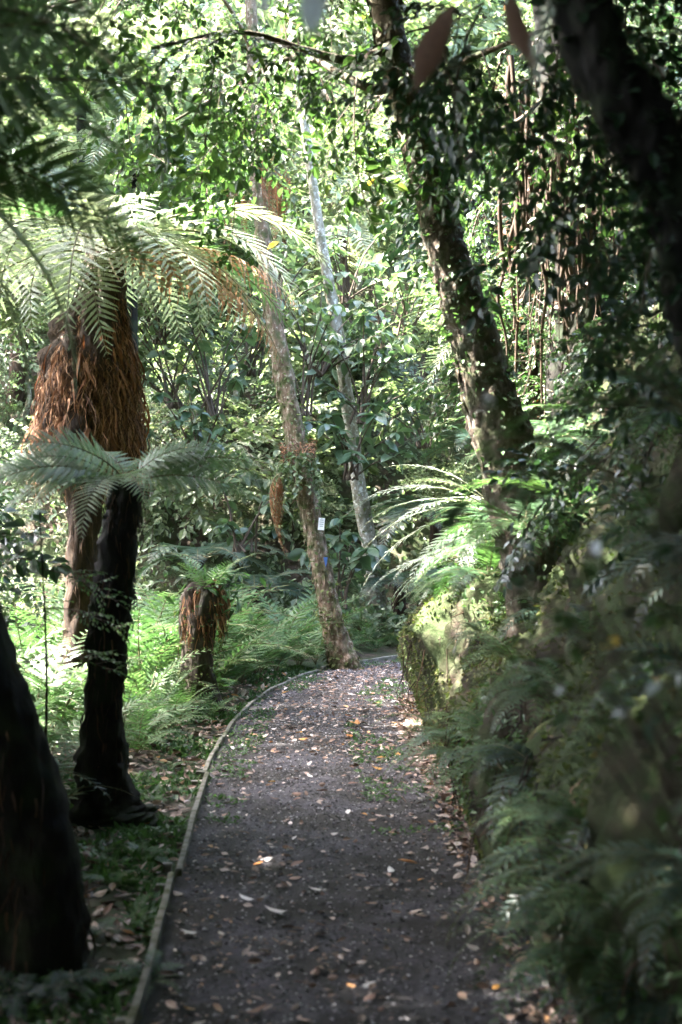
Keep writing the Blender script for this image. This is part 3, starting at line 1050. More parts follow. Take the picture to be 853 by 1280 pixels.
# black leaning tree fern at the edge, its fronds arching back over the path
Yk = 4.9
kk = Yk / FPX
pk = [P(-240, 150, Yk - .5), P(-190, 330, Yk - .3), P(-120, 560, Yk - .1), P(-58, 760, Yk), P(-8, 900, Yk), P(30, 1020, Yk), P(42, 1120, Yk), P(30, 1240, Yk)]
pk[-1][2] = gz(pk[-1][0], Yk) - .12
rk = np.array([50, 54, 58, 56, 54, 58, 68, 90]) * kk * .92
black = thing('leaning_tree_fern', 'blackish tree fern leaning out of the frame beside the timber edging', 'tree fern', pk[-1])
mb = MB()
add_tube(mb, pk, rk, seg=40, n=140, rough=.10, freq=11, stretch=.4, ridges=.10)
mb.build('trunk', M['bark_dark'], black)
fibres(black, pk, rk, 1200, 'root_dark', 41, ln=(.06, .2), wd=(.005, .014))
for px, Yd, sz in ((96, 4.75, .22), (60, 4.5, .26), (118, 5.2, .2), (20, 4.45, .28)):
    x = (px - 426.5) / FPX * Yd
    fern('bank_dark', (x, Yd, gz(x, Yd)), 9, sz, 'small dark fern at the foot of the blackish leaning tree fern', 'small ferns at the black trunk', tilt=(-20, 20))
top = pk[0] - np.array(black.location)
for q in range(16):
    az = q * 22.5 + random.uniform(-8, 8)
    add_frond(black, 'tree', 0, az, random.uniform(-18, 8), random.uniform(1.1, 1.6), random.uniform(-14, 14), at=tuple(top))
for az, ti, sz, ro in ((-62, -12, 1.25, 40), (-85, -38, 1.3, 50), (-98, -20, 1.4, 60), (-75, 0, 1.2, 30), (-110, -50, 1.3, 45), (-70, -55, 1.4, 30), (-90, 12, 1.5, 60), (-80, -66, 1.3, 20), (-102, 2, 1.5, 75)):
    add_frond(black, 'tree', 0, az, ti, sz, ro + random.uniform(-15, 15), at=tuple(top))

# silver tree fern growing from the bank
sp = P(622, 640, 10.6)
silver = thing('silver_tree_fern', 'silver fern with white backed fronds reaching from the bank over the path', 'fern', sp)
mb = MB()
add_tube(mb, [sp + np.array([.25, .1, -.75]), sp + np.array([.1, .05, -.35]), sp], [.11, .08, .06], seg=20, n=30, rough=.2, freq=14)
mb.build('trunk', M['bark_fern'], silver)
for az, ti, sz in ((84, -5, 1.15), (94, -18, 1.25), (74, 4, 1.2), (104, 14, 1.15), (66, 24, 1.0), (112, -32, 1.0), (88, 32, 1.0), (40, 10, .9), (124, 4, 1.0), (10, 10, .8), (180, 5, .8)):
    add_frond(silver, 'silver', 0, az, ti, sz, random.uniform(-10, 10))

sp3 = P(588, 700, 10.2)
low = thing('silver_fern', 'low silver fern with whitish fronds dipping toward the path from the bank top', 'fern', sp3)
for az, ti, sz in ((88, -8, .85), (76, -22, .8), (102, -16, .75), (92, -40, .7), (60, 4, .6), (120, 0, .7), (10, 10, .5), (180, 0, .6)):
    add_frond(low, 'silver', 0, az, ti, sz, random.uniform(-14, 14))

# tree fern fronds higher behind the leaning tree
sp2 = P(655, 425, 11.6)
upf = thing('pale_tree_fern', 'light green tree fern above the silver fern behind the leaning trunk', 'tree fern', sp2)
mb = MB()
add_tube(mb, [P(705, 660, 11.6), P(680, 540, 11.6), sp2], [.12, .09, .07], seg=20, n=40, rough=.2, freq=14)
mb.build('trunk', M['bark_fern'], upf)
for az, ti, sz in ((88, -8, 1.35), (98, -2, 1.45), (75, -16, 1.2), (110, -22, 1.1), (60, -4, 1.2), (125, 4, 1.2), (30, 0, 1.1), (150, -12, 1.1), (-20, 0, 1.0), (200, -20, .9), (-70, -5, 1.0)):
    add_frond(upf, random.choice(['silver', 'tree_pale', 'tree']), 0, az, ti, sz, random.uniform(-14, 14))

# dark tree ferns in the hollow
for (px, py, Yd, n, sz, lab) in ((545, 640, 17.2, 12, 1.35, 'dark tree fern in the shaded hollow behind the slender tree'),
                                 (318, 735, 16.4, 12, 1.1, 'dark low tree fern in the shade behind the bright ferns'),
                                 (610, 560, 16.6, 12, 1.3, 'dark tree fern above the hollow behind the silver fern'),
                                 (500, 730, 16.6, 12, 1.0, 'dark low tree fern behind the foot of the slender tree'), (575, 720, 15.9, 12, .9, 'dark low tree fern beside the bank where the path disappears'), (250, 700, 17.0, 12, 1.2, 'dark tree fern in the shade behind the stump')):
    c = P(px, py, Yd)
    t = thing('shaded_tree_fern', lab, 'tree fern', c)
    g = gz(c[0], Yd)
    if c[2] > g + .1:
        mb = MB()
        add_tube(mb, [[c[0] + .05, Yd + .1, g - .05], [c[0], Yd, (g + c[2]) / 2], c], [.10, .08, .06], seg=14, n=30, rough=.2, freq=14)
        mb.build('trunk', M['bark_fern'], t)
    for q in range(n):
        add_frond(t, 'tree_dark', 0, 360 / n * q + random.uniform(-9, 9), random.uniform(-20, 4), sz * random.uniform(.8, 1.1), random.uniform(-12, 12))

# ------------------------------------------------------------------ ferns on the ground
G1 = 'bright ferns beside the path bend'
for px, py, Yd, sz, n in ((325, 905, 12.0, .85, 9), (280, 880, 12.4, .95, 9), (365, 870, 13.2, .85, 9), (318, 860, 13.4, 1.1, 9), (395, 850, 14.3, 1.0, 9), (352, 850, 14.6, 1.2, 9), (280, 870, 14.0, 1.25, 9), (300, 850, 15.3, 1.2, 9), (255, 850, 13.2, 1.2, 9), (385, 850, 15.2, 1.1, 9), (300, 895, 11.7, .7, 9), (345, 865, 12.7, .7, 9), (385, 850, 13.5, .75, 9), (412, 842, 14.0, .7, 9), (270, 890, 11.6, .8, 9), (335, 870, 13.9, 1.1, 9)):
    x = (px - 426.5) / FPX * Yd
    if -float(side_dist(LEFT, np.array([x]), np.array([Yd]))[0]) < .18:
        x -= .3
    fern('ground', (x, Yd, gz(x, Yd)), n, sz, 'bright green fern clump growing behind the timber edging at the bend', G1, tilt=(-32, 6))
for px, Yd, sz, n in ((470, 15.9, .8, 11), (500, 16.3, .85, 11), (535, 16.5, .8, 11), (560, 16.8, .9, 11), (450, 16.8, .9, 10), (420, 16.3, .8, 10), (455, 15.6, .55, 10), (495, 15.7, .5, 10), (530, 15.9, .6, 10), (400, 15.4, .7, 10), (585, 16.4, .7, 10), (470, 15.3, .4, 10), (510, 15.5, .4, 10), (440, 15.2, .5, 10), (425, 14.9, .45, 10)):
    x = (px - 426.5) / FPX * Yd
    fern('ground_mid', (x, Yd, gz(x, Yd)), n, sz, 'mid green fern clump at the foot of the slender tree', 'ferns beyond the path bend', tilt=(-38, 2))
for px, Yd, sz, n, ky in ((215, 11.9, 1.45, 13, 'ground'), (178, 11.3, 1.2, 12, 'ground'), (150, 12.4, 1.5, 13, 'ground'), (205, 13.0, 1.6, 13, 'ground'), (238, 13.0, 1.5, 13, 'ground'), (190, 12.2, 1.5, 12, 'ground'), (120, 13.5, 1.4, 11, 'ground_mid'), (60, 12.5, 1.4, 11, 'ground'), (20, 11.5, 1.3, 11, 'ground'), (165, 10.2, .6, 10, 'ground'), (190, 9.6, .45, 9, 'ground_mid'), (205, 10.6, .6, 10, 'ground'), (222, 10.4, .45, 9, 'ground_mid'), (180, 10.8, .8, 10, 'ground'), (172, 8.9, .5, 10, 'ground'), (155, 9.4, .7, 11, 'ground'), (185, 9.3, .5, 10, 'ground'), (90, 8.4, .6, 10, 'ground_mid'), (120, 8.6, .6, 10, 'ground'), (210, 9.9, .5, 10, 'ground'), (228, 10.6, .5, 10, 'ground'), (262, 10.7, .42, 10, 'ground'), (205, 11.2, .9, 11, 'ground')):
    x = (px - 426.5) / FPX * Yd
    fern(ky, (x, Yd, gz(x, Yd)), n, sz, 'green fern clump growing between the shaggy tree fern and the stump', 'ferns around the stump', tilt=(-36, 4))
for px, Yd, sz, n in ((70, 9.7, 1.15, 11), (40, 9.4, 1.1, 11), (105, 10.0, .8, 11), (110, 9.2, .7, 10), (40, 11.0, 1.2, 11), (85, 11.6, 1.2, 11), (-10, 10.4, 1.3, 11), (30, 7.0, .8, 10), (80, 7.9, .55, 10), (185, 9.9, .6, 10), (10, 8.0, .9, 10), (60, 8.6, .8, 10), (20, 9.6, 1.0, 10), (-40, 7.2, 1.0, 10), (70, 10.0, .9, 9), (-60, 6.0, 1.0, 9)):
    x = (px - 426.5) / FPX * Yd
    fern('ground' if n > 10 else 'ground_mid', (x, Yd, gz(x, Yd)), n, sz, 'shaded fern clump among the trunks of the tree ferns', 'ferns among the dark trunks', tilt=(-40, 0))
for px, Yd, sz in ((196, 7.6, .20), (175, 6.4, .22), (215, 8.6, .2), (168, 5.4, .24), (200, 6.9, .16), (140, 5.9, .24), (180, 4.75, .26), (238, 9.2, .2)):
    x = (px - 426.5) / FPX * Yd
    fern('bank', (x, Yd, gz(x, Yd)), 9, sz, 'tiny fern growing in the leaf litter beside the timber edging', 'tiny ferns along the edging', tilt=(-20, 20))

# ferns on the bank
rg = np.random.default_rng(77)
p, nb_ = bank_at(32, 3.6, 8.6, 12, 50, rg)
for k in range(32):
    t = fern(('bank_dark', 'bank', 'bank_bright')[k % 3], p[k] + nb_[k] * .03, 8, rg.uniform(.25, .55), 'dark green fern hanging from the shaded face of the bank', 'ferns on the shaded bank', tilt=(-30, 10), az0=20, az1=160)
p, nb_ = bank_at(22, 3.6, 5.8, 10, 46, rg)
for k in range(22):
    fern(('bank', 'bank_bright')[k % 2], p[k] + nb_[k] * .03, 8, rg.uniform(.22, .38), 'small green fern rooted in the bank beside the dark path', 'small ferns on the dark bank', tilt=(-30, 12), az0=20, az1=160)
p, nb_ = bank_at(16, 8.6, 12.6, 22, 48, rg)
for k in range(16):
    t = fern('bank', p[k], 9, rg.uniform(.28, .5), 'sunlit green fern on the crest of the mossy bank', 'ferns on the bank crest', tilt=(-25, 15), az0=0, az1=180)
p, nb_ = bank_at(16, 4.6, 11.5, 40, 60, rg)
for k in range(16):
    t = fern('tree_mid', p[k], 8, rg.uniform(.6, 1.0), 'large dark fern high on the slope above the bank', 'large ferns above the bank', tilt=(-25, 5), az0=0, az1=200)
for px, py, Yd, sz, lab in ((655, 660, 7.9, .75, 'green fern hiding the foot of the leaning trunk'), (720, 640, 7.6, .8, 'green fern on the slope right beside the leaning trunk'), (610, 720, 8.6, .6, 'small green fern on the bank below the leaning trunk'), (690, 560, 8.9, .9, 'green fern behind the lower leaning trunk')):
    fern('tree_mid', P(px, py, Yd), 10, sz, lab, tilt=(-25, 10))
p, nb_ = bank_at(18, 5.0, 8.8, 44, 64, rg)
for k in range(18):
    t = thing('low_shrub', 'low leafy shrub covering the slope above the shaded bank', 'shrub', p[k], 'low shrubs above the bank')
    hang_sprays(t, SPR_ME['cover' if k % 2 else 'dark'], [p[k] + nb_[k] * rg.uniform(.02, .12) + rg.normal(0, .10, 3) for _ in range(6)], (.45, .8), tilt=(-60, 20), az=90)
# blurred ferns close to the camera on the bank
for (px, py, Yd, sz, n, az0, az1) in ((880, 1000, 4.2, .55, 10, 30, 160), (840, 1130, 4.0, .5, 10, 30, 160), (900, 860, 4.4, .6, 10, 30, 150), (850, 1260, 3.7, .45, 10, 20, 160), (790, 1090, 4.6, .42, 10, 30, 160), (930, 720, 4.6, .6, 9, 40, 150), (760, 1230, 4.1, .36, 9, 30, 160), (920, 1130, 3.4, .5, 9, 30, 150)):
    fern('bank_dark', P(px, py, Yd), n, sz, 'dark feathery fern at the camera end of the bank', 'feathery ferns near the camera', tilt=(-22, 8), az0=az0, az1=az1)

# moss and small leaves over the bank
rg = np.random.default_rng(12)
n = 80000
p, nm = bank_at(n, 3.0, 14, 2, 52, rg)
keep = vnoise(p * 2.6) > np.where(p[:, 1] > 8.7, -.45, -.25)
p, nm = p[keep], nm[keep]
n = len(p)
d = nm * .7 + rg.normal(0, .6, (n, 3)) + [0, 0, -.35]
mb = MB()
mb.add(*bake(leaf_small(.3), p, d, nm + rg.normal(0, .5, (n, 3)) + [0, 0, .5], rg.uniform(.008, .034, n)))
tag(mb.build('bank_moss', M['leaf_moss'], smooth=False), 'moss and withered tufts covering the earth bank', 'moss', kind='stuff')
n = 24000
p, nm = bank_at(n, 3.0, 14, 10, 60, rg)
keep = vnoise(p * 1.8 + 9) > np.where(p[:, 1] > 8.9, .3, .22)
p, nm = p[keep] + nm[keep] * rg.uniform(0, .10, (keep.sum(), 1)), nm[keep]
n = len(p)
mb = MB()
mb.add(*bake(leaf_small(.3), p, nm + rg.normal(0, .7, (n, 3)) + [0, 0, -.3], nm * .5 + rg.normal(0, .3, (n, 3)) + [0, 0, 1], rg.uniform(.015, .05, n)))
tag(mb.build('bank_foliage', M['leaf_cover'], smooth=False), 'small creeping leaves over the earth bank', 'foliage', kind='stuff')
# trailing roots and stems on the bank face
mb = MB()
p, nm = bank_at(160, 3.2, 10.5, 14, 30, rg)
for k in range(160):
    s = np.linspace(0, 1, 6)[:, None]
    pts = p[k] + nm[k] * .05 + np.array([0, 0, -1.0]) * s * rg.uniform(.1, .5) + nm[k] * .06 * np.sin(s * 3) + rg.normal(0, .025, (6, 3))
    add_tube(mb, pts, np.linspace(.004, .0015, 6), seg=4, cap=False)
tag(mb.build('bank_rootlets', M['root_dark']), 'thin rootlets dangling down the bank face', 'roots', kind='stuff')

# ------------------------------------------------------------------ stump and stake
st = P(243, 893, 11)
st[2] = gz(st[0], 11) - .12
stump = thing('tree_stump', 'broken mossy stump crowned with dead fern matter and green ferns', 'stump', st)
mb = MB()
sp_ = [st, st + [.02, 0, .14], st + [.035, 0, .45], st + [.07, 0, .75], st + [.09, 0, .96]]
add_tube(mb, sp_ + [st + [.10, .0, 1.08], st + [.11, 0, 1.15]], [.22, .145, .11, .125, .14, .10, .02], seg=48, n=90, rough=.5, freq=5, stretch=.4, ridges=.35)
mb.build('trunk', M['stump'], stump)
epiphytes(stump, np.array(sp_), np.array([.27, .17, .13, .15, .18]), 600, .035, 'leaf_moss', 'moss_tufts', 13)
fibres(stump, [st + [.11, 0, 1.14], st + [.10, 0, 1.07], st + [.09, 0, .98], st + [.07, 0, .75]], [.05, .12, .17, .15], 900, 'root_fibre', 51, ln=(.05, .22), wd=(.006, .014), name='dead_matter')
tp = st + [.09, 0, .98]
f = fern('ground', tp + [.02, 0, 0], 12, .62, 'small bright fern growing on top of the broken stump', tilt=(-30, 12))
mb = MB()
nl = 140
rg = np.random.default_rng(61)
pp = tp + np.column_stack([rg.normal(.1, .15, nl), rg.normal(0, .12, nl), rg.uniform(-.1, .22, nl)])
mb.add(*bake(leaf_small(.2), pp, rg.normal(0, 1, (nl, 3)), np.tile([0, 0, 1.0], (nl, 1)) + rg.normal(0, .3, (nl, 3)), rg.uniform(.06, .12, nl)))
o = mb.build('foliage', M['fern_bright'], f, smooth=False)
o['kind'] = 'stuff'
sk = P(198, 905, 10.4)
sk[2] = gz(sk[0], 10.4) - .03
t = thing('wooden_stake', 'short dark wooden stake in the litter near the stump', 'stake', sk)
mb = MB()
add_tube(mb, [sk, sk + [.004, 0, .1], sk + [.012, 0, .21]], [.028, .027, .024], seg=10, n=12, rough=.1, freq=20)
mb.build('post', M['bark_dark'], t)

# ------------------------------------------------------------------ timber edging
edge = thing('path_edging', 'weathered grey timber edging along the gravel path', 'edging', (LEFT[60][0], LEFT[60][1], 0))
L2 = spline(LEFT[::4], 3000)
seg_l = np.concatenate([[0], np.cumsum(np.linalg.norm(np.diff(L2, axis=0), axis=1))])
ysel = L2[:, 1]
s0 = seg_l[np.argmax(ysel > 2.0)]
s_end = s0 + 17.5
s = s0
bi = 0
while s < s_end:
    ln = (2.15, 1.9, 2.3, 1.35, 2.0)[bi % 5]
    ss = np.linspace(s + .03, s + ln - .03, 14)
    idx = np.clip(np.searchsorted(seg_l, ss), 1, len(L2) - 2)
    c = L2[idx]
    tg = unit(L2[idx + 1] - L2[idx - 1])
    nr = np.column_stack([-tg[:, 1], tg[:, 0]])
    jog = rng.normal(0, .018)
    zt = .050 + rng.normal(0, .012)
    rows = []
    for k in range(14):
        e = c[k] + nr[k] * (.012 + jog)
        zz = zt + .006 * math.sin(k * .9 + bi)
        prof_ = [(-.014, -.05), (-.014, zz - .004), (-.010, zz), (.010, zz), (.014, zz - .004), (.014, -.05)]
        rows += [[e[0] + nr[k][0] * a, e[1] + nr[k][1] * a, b] for a, b in prof_]
    V = np.array(rows)
    F = [[6 * k + q, 6 * k + (q + 1) % 6, 6 * k + 6 + (q + 1) % 6, 6 * k + 6 + q] for k in range(13) for q in range(6)]
    mb = MB()
    mb.add(V, F)
    mb.add(V[:6], [[0, 1, 4, 5], [1, 2, 3, 4]])
    mb.add(V[-6:], [[5, 4, 1, 0], [4, 3, 2, 1]])
    mb.build('board', M['wood'], edge, smooth=False)
    for kk2 in (1, 12):
        e = c[kk2] + nr[kk2] * .050
        mb = MB()
        b = np.array([[-.02, -.02], [.02, -.02], [.02, .02], [-.02, .02]])
        V = np.vstack([np.column_stack([e + b, np.full(4, -.05)]), np.column_stack([e + b, np.full(4, zt - .012)])])
        mb.add(V, [[0, 1, 5, 4], [1, 2, 6, 5], [2, 3, 7, 6], [3, 0, 4, 7], [4, 5, 6, 7]])
        mb.build('peg', M['wood'], edge, smooth=False)
    s += ln
    bi += 1

# ------------------------------------------------------------------ gravel, litter and ground cover
rg = np.random.default_rng(31)


def on_path(n, y0, y1, a=.03, b=1.0, power=1.0):
    k = np.where((l[:, 1] > y0) & (l[:, 1] < y1) & (l[:, 0] < 1.8))[0]
    i = rg.choice(k, n)
    u = rg.uniform(a, b, n)[:, None] ** power
    e = l[i] * (1 - u) + (r[i] + np.array([.12, -.03])) * u + rg.normal(0, .012, (n, 2))
    q = np.column_stack([e, np.zeros(n)])
    return np.column_stack([e, .022 + .010 * fbm(q * 3, 3) + .006 * vnoise(q * 14)])


octa = (np.array([[1, 0, 0], [-1, 0, 0], [0, 1, 0], [0, -1, 0], [0, 0, 1], [0, 0, -1.0]]) * [.55, .4, .32],
        np.array([[0, 2, 4], [2, 1, 4], [1, 3, 4], [3, 0, 4], [2, 0, 5], [1, 2, 5], [3, 1, 5], [0, 3, 5]]))
n = 30000
p = on_path(n, 3.6, 15.4)
sz = rg.uniform(.007, .02, n) * np.where(rg.random(n) < .04, 1.6, 1)
mb = MB()
V, F = bake(octa, p + [0, 0, .001], np.column_stack([rg.normal(0, 1, (n, 2)), rg.normal(0, .25, n)]), np.tile([0, 0, 1.0], (n, 1)) + rg.normal(0, .3, (n, 3)), sz)
mb.add(V + rg.normal(0, .0012, V.shape), F)
tag(mb.build('gravel', M['stone'], smooth=False), 'loose dark gravel scattered over the path', 'gravel', kind='stuff')


def curl_leaf(seed):
    rg2 = np.random.default_rng(seed)
    V, F = leaf_large(.26 + rg2.uniform(-.05, .08), rg2.uniform(-.25, .25), rg2.uniform(-.12, .16), 4)
    return V, F


litter_t = [curl_leaf(s) for s in range(4)]
mb = MB()
for q in range(4):
    n = 1500
    p = on_path(n, 3.6, 15, .0, 1.05)
    keep = rg.random(n) < np.where(vnoise(p * np.array([2.2, 1.2, 0])) > -.05, 1, .4)
    p = p[keep]
    n = len(p)
    mb.add(*bake(litter_t[q], p + [0, 0, .010], np.column_stack([rg.normal(0, 1, (n, 2)), rg.normal(0, .12, n)]), np.tile([0, 0, 1.0], (n, 1)) + rg.normal(0, .35, (n, 3)), .012 + .045 * rg.random(n) ** 2))
    # the strip below the bank and the verge
    n = 900
    p = on_path(n, 4, 13, .84, 1.1)
    mb.add(*bake(litter_t[q], p + [0, 0, .014], np.column_stack([rg.normal(0, 1, (n, 2)), rg.normal(0, .2, n)]), np.tile([0, 0, 1.0], (n, 1)) + rg.normal(0, .4, (n, 3)), rg.uniform(.02, .06, n)))
    n = 1300
    yv = rg.uniform(4, 13.5, n)
    xv = np.interp(yv, L2[:, 1], L2[:, 0]) - .06 - rg.uniform(0, 1, n) ** 1.4 * 1.8
    zv = ground(xv, yv)
    mb.add(*bake(litter_t[q], np.column_stack([xv, yv, zv + .012]), np.column_stack([rg.normal(0, 1, (n, 2)), rg.normal(0, .25, n)]), np.tile([0, 0, 1.0], (n, 1)) + rg.normal(0, .4, (n, 3)), rg.uniform(.025, .075, n)))
tag(mb.build('leaf_litter', M['litter'], smooth=False), 'small dry leaves littering path and verge', 'leaf litter', kind='stuff')

# the leaves large enough to pick out one by one
LM = {}
for c in ('pale', 'brown', 'orange'):
    LM[c] = []
    for V, F in litter_t:
        mb = MB()
        mb.add(V, F)
        LM[c].append(mb.mesh('fallen_leaf', M['litter_' + c]))
for c, n, lab in (('pale', 70, 'pale bleached leaf lying on the dark gravel path'), ('brown', 70, 'curled brown leaf lying on the gravel path'), ('orange', 22, 'orange leaf lying on the gravel path')):
    p = on_path(n, 4.3, 13.5, .04, 1.0)
    for k in range(n):
        o = link('fallen_leaf', LM[c][k % 4])
        o.location = p[k] + [0, 0, .016]
        o.rotation_euler = (rg.normal(0, .15), rg.normal(0, .2), rg.uniform(0, 6.28))
        o.scale = (rg.uniform(.04, .075),) * 3
        tag(o, lab, 'leaf', {'pale': 'pale fallen leaves', 'brown': 'brown fallen leaves', 'orange': 'orange fallen leaves'}[c])
for px, py, c, szl, lab in ((358, 1153, 'pale', .085, 'largest cream leaf lying mid path'), (403, 1125, 'pale', .06, 'pointed white leaf on the gravel beyond the cream one'), (318, 1138, 'pale', .07, 'pale crumpled leaf left of the cream leaf on the path'), (522, 1092, 'orange', .09, 'large tan orange leaf below the bank'), (247, 1180, 'pale', .065, 'pale narrow leaf on the gravel near the edging')):
    Yd = CAM_H * FPX / (py - HOR)
    q = P(px, py, Yd)
    o = link('fallen_leaf', LM[c][0 if c == 'pale' else 2])
    o.location = (q[0], Yd, .045)
    o.rotation_euler = (.12, .1, rg.uniform(1.2, 1.9))
    o.scale = (szl,) * 3
    tag(o, lab, 'leaf')

# grass and creeping cover on the verge and along the path's edges
mb = MB()
n = 18000
yv = rg.uniform(4, 14.3, n)
xl_ = np.interp(yv, L2[:1900, 1], L2[:1900, 0])
xv = xl_ - .03 - np.abs(rg.normal(0, .42, n))
keep = vnoise(np.column_stack([xv * 2.2, yv * 1.6, 0 * xv + 3])) > .02
xv, yv = xv[keep], yv[keep]
n = len(xv)
p = np.column_stack([xv, yv, ground(xv, yv)])
mb.add(*bake(leaf_small(.22), p, np.column_stack([rg.normal(0, 1, (n, 2)), rg.uniform(.1, 1.1, n)]), np.tile([0, 0, 1.0], (n, 1)) + rg.normal(0, .3, (n, 3)), rg.uniform(.02, .07, n)))
n = 24000
p = on_path(n, 7.2, 14.9, 0, 1)
dd = np.minimum(side_dist(LEFT, p[:, 0], p[:, 1]) / .8, (-side_dist(RIGHT, p[:, 0], p[:, 1]) + .10) * .55)
keep = (dd < .08 + .24 * (vnoise(p * 1.5 + 4) > -.2)) & (vnoise(p * 5) > -.2)
p = p[keep]
n = len(p)
mb.add(*bake(leaf_small(.25), p, np.column_stack([rg.normal(0, 1, (n, 2)), rg.uniform(.1, .9, n)]), np.tile([0, 0, 1.0], (n, 1)) + rg.normal(0, .3, (n, 3)), rg.uniform(.012, .04, n)))
tag(mb.build('ground_cover', M['leaf_cover'], smooth=False), 'low green ground cover along the path edges', 'ground cover', kind='stuff')

# ------------------------------------------------------------------ broad leaved shrubs behind the bend
BIG = [leaf_large(.24 + .03 * s, .15 + .12 * s, .05 + .03 * s) for s in range(3)]
BIG_ME = []
for T in BIG:
    mb = MB()
    mb.add(*T)
    BIG_ME.append(mb.mesh('leaf', M['leaf_glossy']))
BIG_GREY = []
for T in BIG:
    mb = MB()
    mb.add(*T)
    BIG_GREY.append(mb.mesh('leaf', M['leaf_grey']))


def shrub(loc, R, H, label, nst=9, per=11, leaf=.16, meshes=BIG_ME, seed=0, group=None, z0=.25):
    """a broad leaved shrub: every leaf a part of its own, in rosettes along bent stems"""
    rg = np.random.default_rng(seed)
    t = thing('broadleaf_shrub', label, 'shrub', loc, group)
    mb = MB()
    for s in range(nst):
        a = rg.uniform(0, 6.28)
        rr = R * math.sqrt(rg.uniform(.05, 1))
        end = np.array([math.cos(a) * rr, math.sin(a) * rr * .8, H * rg.uniform(z0, 1)])
        pts = spline([[rg.normal(0, .06), rg.normal(0, .06), 0], end * [.4, .4, .6], end], 14)
        add_tube(mb, pts, np.linspace(.016, .004, 14), seg=5, cap=False)
        for k in range(per):
            f = rg.uniform(.45, 1) if k > 4 else 1
            x = f * 13
            i = min(int(x), 12)
            p = pts[i] + (pts[i + 1] - pts[i]) * (x - i)
            az = k * 2.4 + rg.uniform(-.4, .4)
            o = link('leaf', meshes[rg.integers(3)], t)
            o.location = p
            o.rotation_euler = (rg.normal(-.25, .35), rg.normal(0, .35), az)
            o.scale = (leaf * rg.uniform(.6, 1.2),) * 3
    o = mb.build('stems', M['twig'], t, origin=(0, 0, 0))
    return t


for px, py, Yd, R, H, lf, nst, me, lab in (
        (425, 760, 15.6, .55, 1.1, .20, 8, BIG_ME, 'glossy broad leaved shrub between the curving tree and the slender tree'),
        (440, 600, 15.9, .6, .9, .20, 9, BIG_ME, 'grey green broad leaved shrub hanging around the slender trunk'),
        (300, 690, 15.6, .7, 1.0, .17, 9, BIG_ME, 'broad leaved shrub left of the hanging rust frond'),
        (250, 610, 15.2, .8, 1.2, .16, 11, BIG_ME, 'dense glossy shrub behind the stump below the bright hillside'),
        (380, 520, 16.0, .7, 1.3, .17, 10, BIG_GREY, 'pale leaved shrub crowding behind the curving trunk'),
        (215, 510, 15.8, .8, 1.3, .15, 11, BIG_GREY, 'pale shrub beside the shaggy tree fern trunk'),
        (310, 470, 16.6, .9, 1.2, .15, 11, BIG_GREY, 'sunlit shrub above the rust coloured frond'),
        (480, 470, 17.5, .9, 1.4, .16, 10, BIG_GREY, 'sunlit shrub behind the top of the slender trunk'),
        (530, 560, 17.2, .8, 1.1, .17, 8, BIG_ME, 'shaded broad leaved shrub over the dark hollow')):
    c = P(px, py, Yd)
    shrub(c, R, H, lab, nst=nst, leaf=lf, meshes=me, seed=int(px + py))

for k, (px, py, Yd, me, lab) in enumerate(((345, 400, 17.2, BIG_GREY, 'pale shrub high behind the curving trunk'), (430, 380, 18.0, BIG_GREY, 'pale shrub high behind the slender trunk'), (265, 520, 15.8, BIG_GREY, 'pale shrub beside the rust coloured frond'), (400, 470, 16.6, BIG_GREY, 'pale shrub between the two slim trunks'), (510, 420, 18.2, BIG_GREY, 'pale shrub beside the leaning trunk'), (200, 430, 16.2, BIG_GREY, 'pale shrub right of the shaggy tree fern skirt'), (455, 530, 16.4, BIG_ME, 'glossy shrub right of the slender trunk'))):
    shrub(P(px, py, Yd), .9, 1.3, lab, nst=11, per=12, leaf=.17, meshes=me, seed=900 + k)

# ------------------------------------------------------------------ epiphytes and tags on the curving tree
ep = P(372, 578, 13.88)
t = thing('epiphyte_clump', 'clump of trailing pale epiphytes wrapped round the curving trunk', 'epiphyte', ep)
rg = np.random.default_rng(91)
for k in range(34):
    o = link('trailing_stem', random.choice(SPR_ME['sunlit']), t) if False else None
mbs = []
for k in range(46):
    mb = MB()
    a = rg.uniform(0, 6.28)
    p0 = np.array([math.cos(a) * .12, math.sin(a) * .12 - .02, rg.uniform(-.05, .1)])
    ln = rg.uniform(.18, .5)
    s = np.linspace(0, 1, 9)[:, None]
    st_ = p0 + np.array([math.cos(a) * .22, math.sin(a) * .22 - .03, 0]) * s * ln * 2 * (1 - .4 * s) + np.array([0, 0, -1.0]) * ln * s ** 1.6
    add_tube(mb, st_, np.linspace(.004, .002, 9), 1, cap=False, seg=4)
    m_ = 22
    tt = rg.uniform(.1, 1, m_)
    ii = np.minimum((tt * 8).astype(int), 7)
    mb.add(*bake(leaf_small(.42), st_[ii] + (st_[ii + 1] - st_[ii]) * rg.random((m_, 1)), rg.normal(0, 1, (m_, 3)) + [0, 0, -.4], rg.normal(0, .4, (m_, 3)) + [0, 0, 1], rg.uniform(.035, .065, m_)))
    mb.build('trailing_stem', [M['leaf_sunlit'], M['stalk']], t, origin=(0, 0, 0), smooth=False)
mb = MB()
for k in range(120):
    a = rg.uniform(0, 6.28)
    s = np.linspace(0, 1, 6)[:, None]
    p0 = np.array([math.cos(a) * .13, math.sin(a) * .13, rg.uniform(.02, .2)])
    pts = p0 + np.array([-math.sin(a), math.cos(a), 0]) * s * rg.uniform(-.14, .14) + np.array([math.cos(a), math.sin(a), 0]) * np.sin(s * 3) * rg.uniform(0, .05) + np.array([0, 0, -1.0]) * s * rg.uniform(-.05, .16) + rg.normal(0, .008, (6, 3))
    add_tube(mb, pts, np.full(6, .003), seg=4, cap=False)
o = mb.build('rusty_roots', M['root_fibre'], t, origin=(0, 0, 0))
o['kind'] = 'stuff'

